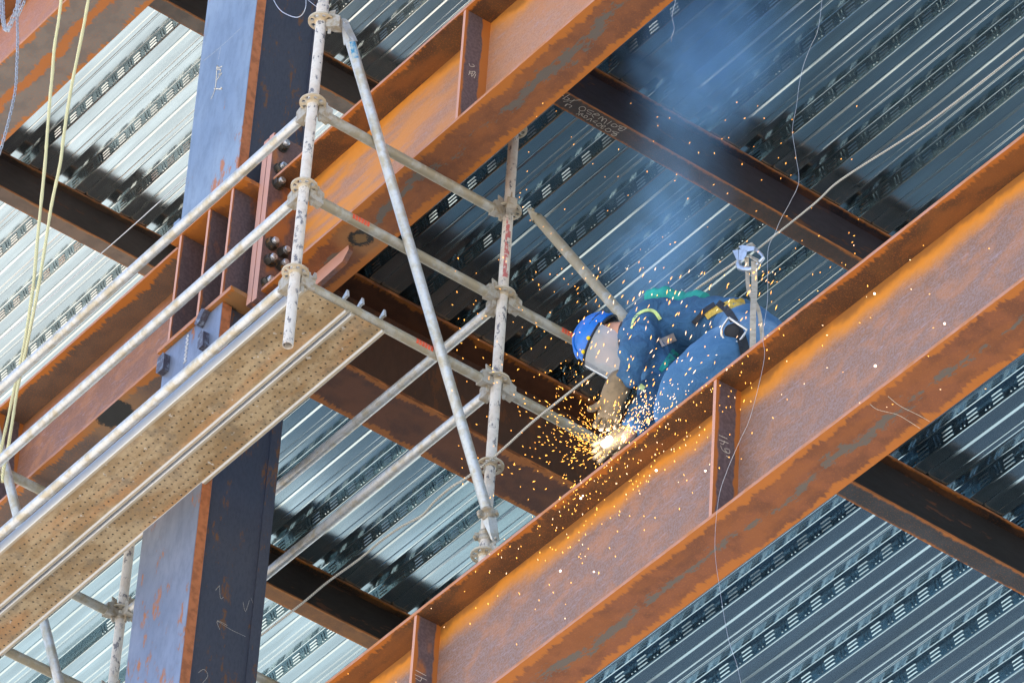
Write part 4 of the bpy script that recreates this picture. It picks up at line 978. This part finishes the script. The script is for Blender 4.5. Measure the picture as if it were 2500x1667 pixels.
# ------------------------------------------------------------------ weld arc, sparks, smoke
WP = onY(1478, 1082, 10.47)
al = bpy.data.lights.new('weld_arc_light', 'POINT'); al.energy = 0.6; al.color = (0.75,0.82,1.0); al.shadow_soft_size = 0.02
ao = bpy.data.objects.new('weld_arc_light', al); C.objects.link(ao); ao.location = onY(1478,1070,10.40)
m = MB()
WQ = onY(1482, 1078, 10.44); nn_ = 16; rings_ = []
for j in range(11):
    th = math.pi*j/10
    for i in range(nn_):
        ph = 2*math.pi*i/nn_; k = 1 + 0.45*math.sin(3*ph+j*1.3)*math.sin(th)+0.25*math.sin(5*ph-j)
        rings_.append(WQ + (RT*0.015*math.sin(th)*math.cos(ph) + FW*0.03*math.sin(th)*math.sin(ph))*k + (DN*0.024 - RT*0.012)*math.cos(th))
m.add(rings_, [(j*nn_+i, j*nn_+(i+1)%nn_, (j+1)*nn_+(i+1)%nn_, (j+1)*nn_+i) for j in range(10) for i in range(nn_)], True)
m.build('welding_arc', m_emit('arc_glow', (0.93,0.95,1.0), 7), label='white hot welding arc on the girder edge under his gloves', cat='welding arc')
spk = MB(); spk2 = MB()
def spark(x, y, ang, L, w, Y, hot=False):
    c = onY(x, y, Y); d = RT*math.cos(ang) + DN*math.sin(ang); s_ = d.cross(FW).normalized(); L /= 1350.0; w /= 1600.0
    tgt = spk2 if hot else spk
    tgt.add([c-d*L, c+d*L, c+s_*w, c-s_*w, c+FW*w, c-FW*w, ], [(0,2,4),(0,4,3),(0,3,5),(0,5,2),(1,4,2),(1,3,4),(1,5,3),(1,2,5)])
R_ = random.Random(11)
for i in range(400):      # dense cloud left of and below the arc
    k_ = R_.choice((0.7,1.1,1.7,2.3)); x = 1462 + R_.gauss(-30, 36)*k_; y = 1090 + R_.gauss(-18, 46)*k_
    if x > 1480 and y > 1092: continue
    spark(x, y, math.atan2(y-1085, x-1480)+R_.gauss(0,.35), 2.5+min(16,R_.expovariate(0.28)), R_.uniform(1.4,2.8), 10.30+R_.uniform(-.1,.12))
for i in range(380):      # fountain over the arms and thigh
    t = abs(R_.gauss(0, 1)); x = 1492 + t*82 + R_.gauss(0, 26); y = 1065 - t*55 + R_.gauss(0, 34)
    if y > 1022-0.79*(x-1610)-4: continue
    spark(x, y, rad(-62)+R_.uniform(-.4,.4), 2.5+min(14,R_.expovariate(0.3)), R_.uniform(1.6,3.0), 10.25+R_.uniform(-.1,.08), R_.random() < 0.6)
for i in range(230):      # rising streaks over the back
    x = R_.uniform(1395, 1900); y = R_.uniform(640, 1000)
    if y > 1000-0.79*(x-1610): continue
    spark(x, y, rad(-66)+R_.uniform(-.3,.3), R_.uniform(4,17), R_.uniform(1.3,2.6), 10.2+R_.uniform(-.1,.1), R_.random() < 0.35)
for i in range(260):      # sparks falling in front of the web
    x = R_.gauss(1540, 190); y = 1022-0.77*(x-1610) + abs(R_.gauss(20, 110))
    spark(x, y, rad(80)+R_.uniform(-.4,.4), R_.uniform(3,7), R_.uniform(1.6,2.8), 10.22+R_.uniform(-.08,.08), R_.random() < 0.2)
for i in range(110):
    x = R_.uniform(1100, 1440); y = R_.uniform(620, 1230); spark(x, y, rad(60)+R_.uniform(-.9,.9), R_.uniform(3,8), R_.uniform(1.4,2.4), 10.3+R_.uniform(-.2,.2))
for i in range(90):
    x = R_.uniform(1250, 2100); y = R_.uniform(250, 700); spark(x, y, rad(-60)+R_.uniform(-.6,.6), R_.uniform(3,7), R_.uniform(1.2,2.2), 10.3+R_.uniform(-.2,.2))
for i in range(36):
    x = R_.uniform(1700, 2420); y = R_.uniform(500, 1000); spark(x, y, R_.uniform(-.3,.3), R_.uniform(3,6), R_.uniform(1.6,2.8), 10.2, R_.random() < 0.3)
spk.build('sparks', m_emit('orange_spark', (1.0,0.40,0.06), 1.9), label='shower of orange sparks around the welding point', cat='sparks', kind='stuff')
spk2.build('sparks', m_emit('pale_spark', (1.0,0.62,0.35), 1.5), label='paler hot sparks flying over the blue coveralls', cat='sparks', kind='stuff')
# big spatter balls rolling off
m = MB()
for x, y, r_ in ((1368,1393,4),(1602,1148,4.5),(1722,1149,3.5),(2137,893,4.5),(2135,717,4),(2306,790,4),(1418,1216,4),(1423,1210,3),(1450,1395,3)):
    c = onY(x, y, 10.30); q = r_/900; m.ball(c, RT*q, DN*q, FW*q, 8, 6)
m.build('sparks', m_emit('spatter', (1.0,0.72,0.5), 3), label='few large white hot spatter drops in front of the girder web', cat='sparks', kind='stuff')
# smoke plume
sk = MB(); path = [(1500,1010,10.75),(1560,900,11.0),(1610,760,11.15),(1640,600,11.2),(1690,420,11.25),(1780,240,11.3),(1770,60,11.3),(1740,-120,11.3)]
P = curve_pts([onY(*p) for p in path], 4); nP = len(P)
sk.tube(P, [0.22 + 0.45*min(1, i/(nP*0.55)) for i in range(nP)], 20, cap=True)
smk = NT('weld_smoke'); t = smk.t; t.nodes.remove(smk.b)
vol = t.nodes.new('ShaderNodeVolumePrincipled'); t.links.new(vol.outputs[0], smk.out.inputs['Volume'])
vol.inputs['Color'].default_value = (0.26,0.56,1.0,1); vol.inputs['Anisotropy'].default_value = -0.35
nz = smk.noise(3.4, (1,1,1), detail=4, rough=0.55, dist=0.4)
tot = None
for px_, py_, Y_, r_, a_ in ((1745,60,11.3,0.52,4.2),(1700,190,11.27,0.40,2.8),(1660,330,11.22,0.34,1.1),(1640,520,11.2,0.36,1.5),(1600,660,11.15,0.34,2.0),(1560,820,11.05,0.26,1.6),(1520,960,10.8,0.2,2.2)):
    mp_ = t.nodes.new('ShaderNodeMapping'); c_ = onY(px_, py_, Y_); mp_.inputs['Scale'].default_value = (1/r_,)*3; mp_.inputs['Location'].default_value = tuple(-q/r_ for q in c_)
    smk.L(smk.tc.outputs['Object'], mp_.inputs[0]); ln = t.nodes.new('ShaderNodeVectorMath'); ln.operation = 'LENGTH'; smk.L(mp_.outputs[0], ln.inputs[0])
    d_ = smk.math('ADD', ln.outputs['Value'], smk.math('MULTIPLY', smk.math('SUBTRACT', nz, 0.5), 1.6))
    f_ = smk.math('MULTIPLY', smk.ramp(d_, 1.0, 0.1), a_*1.0)
    tot = f_ if tot is None else smk.math('ADD', tot, f_)
smk.L(smk.math('MULTIPLY', tot, smk.ramp(nz, 0.30, 0.62)), vol.inputs['Density'])
sk.build('smoke', smk.m, label='blue welding smoke drifting up past the upper right deck', cat='smoke', kind='stuff')
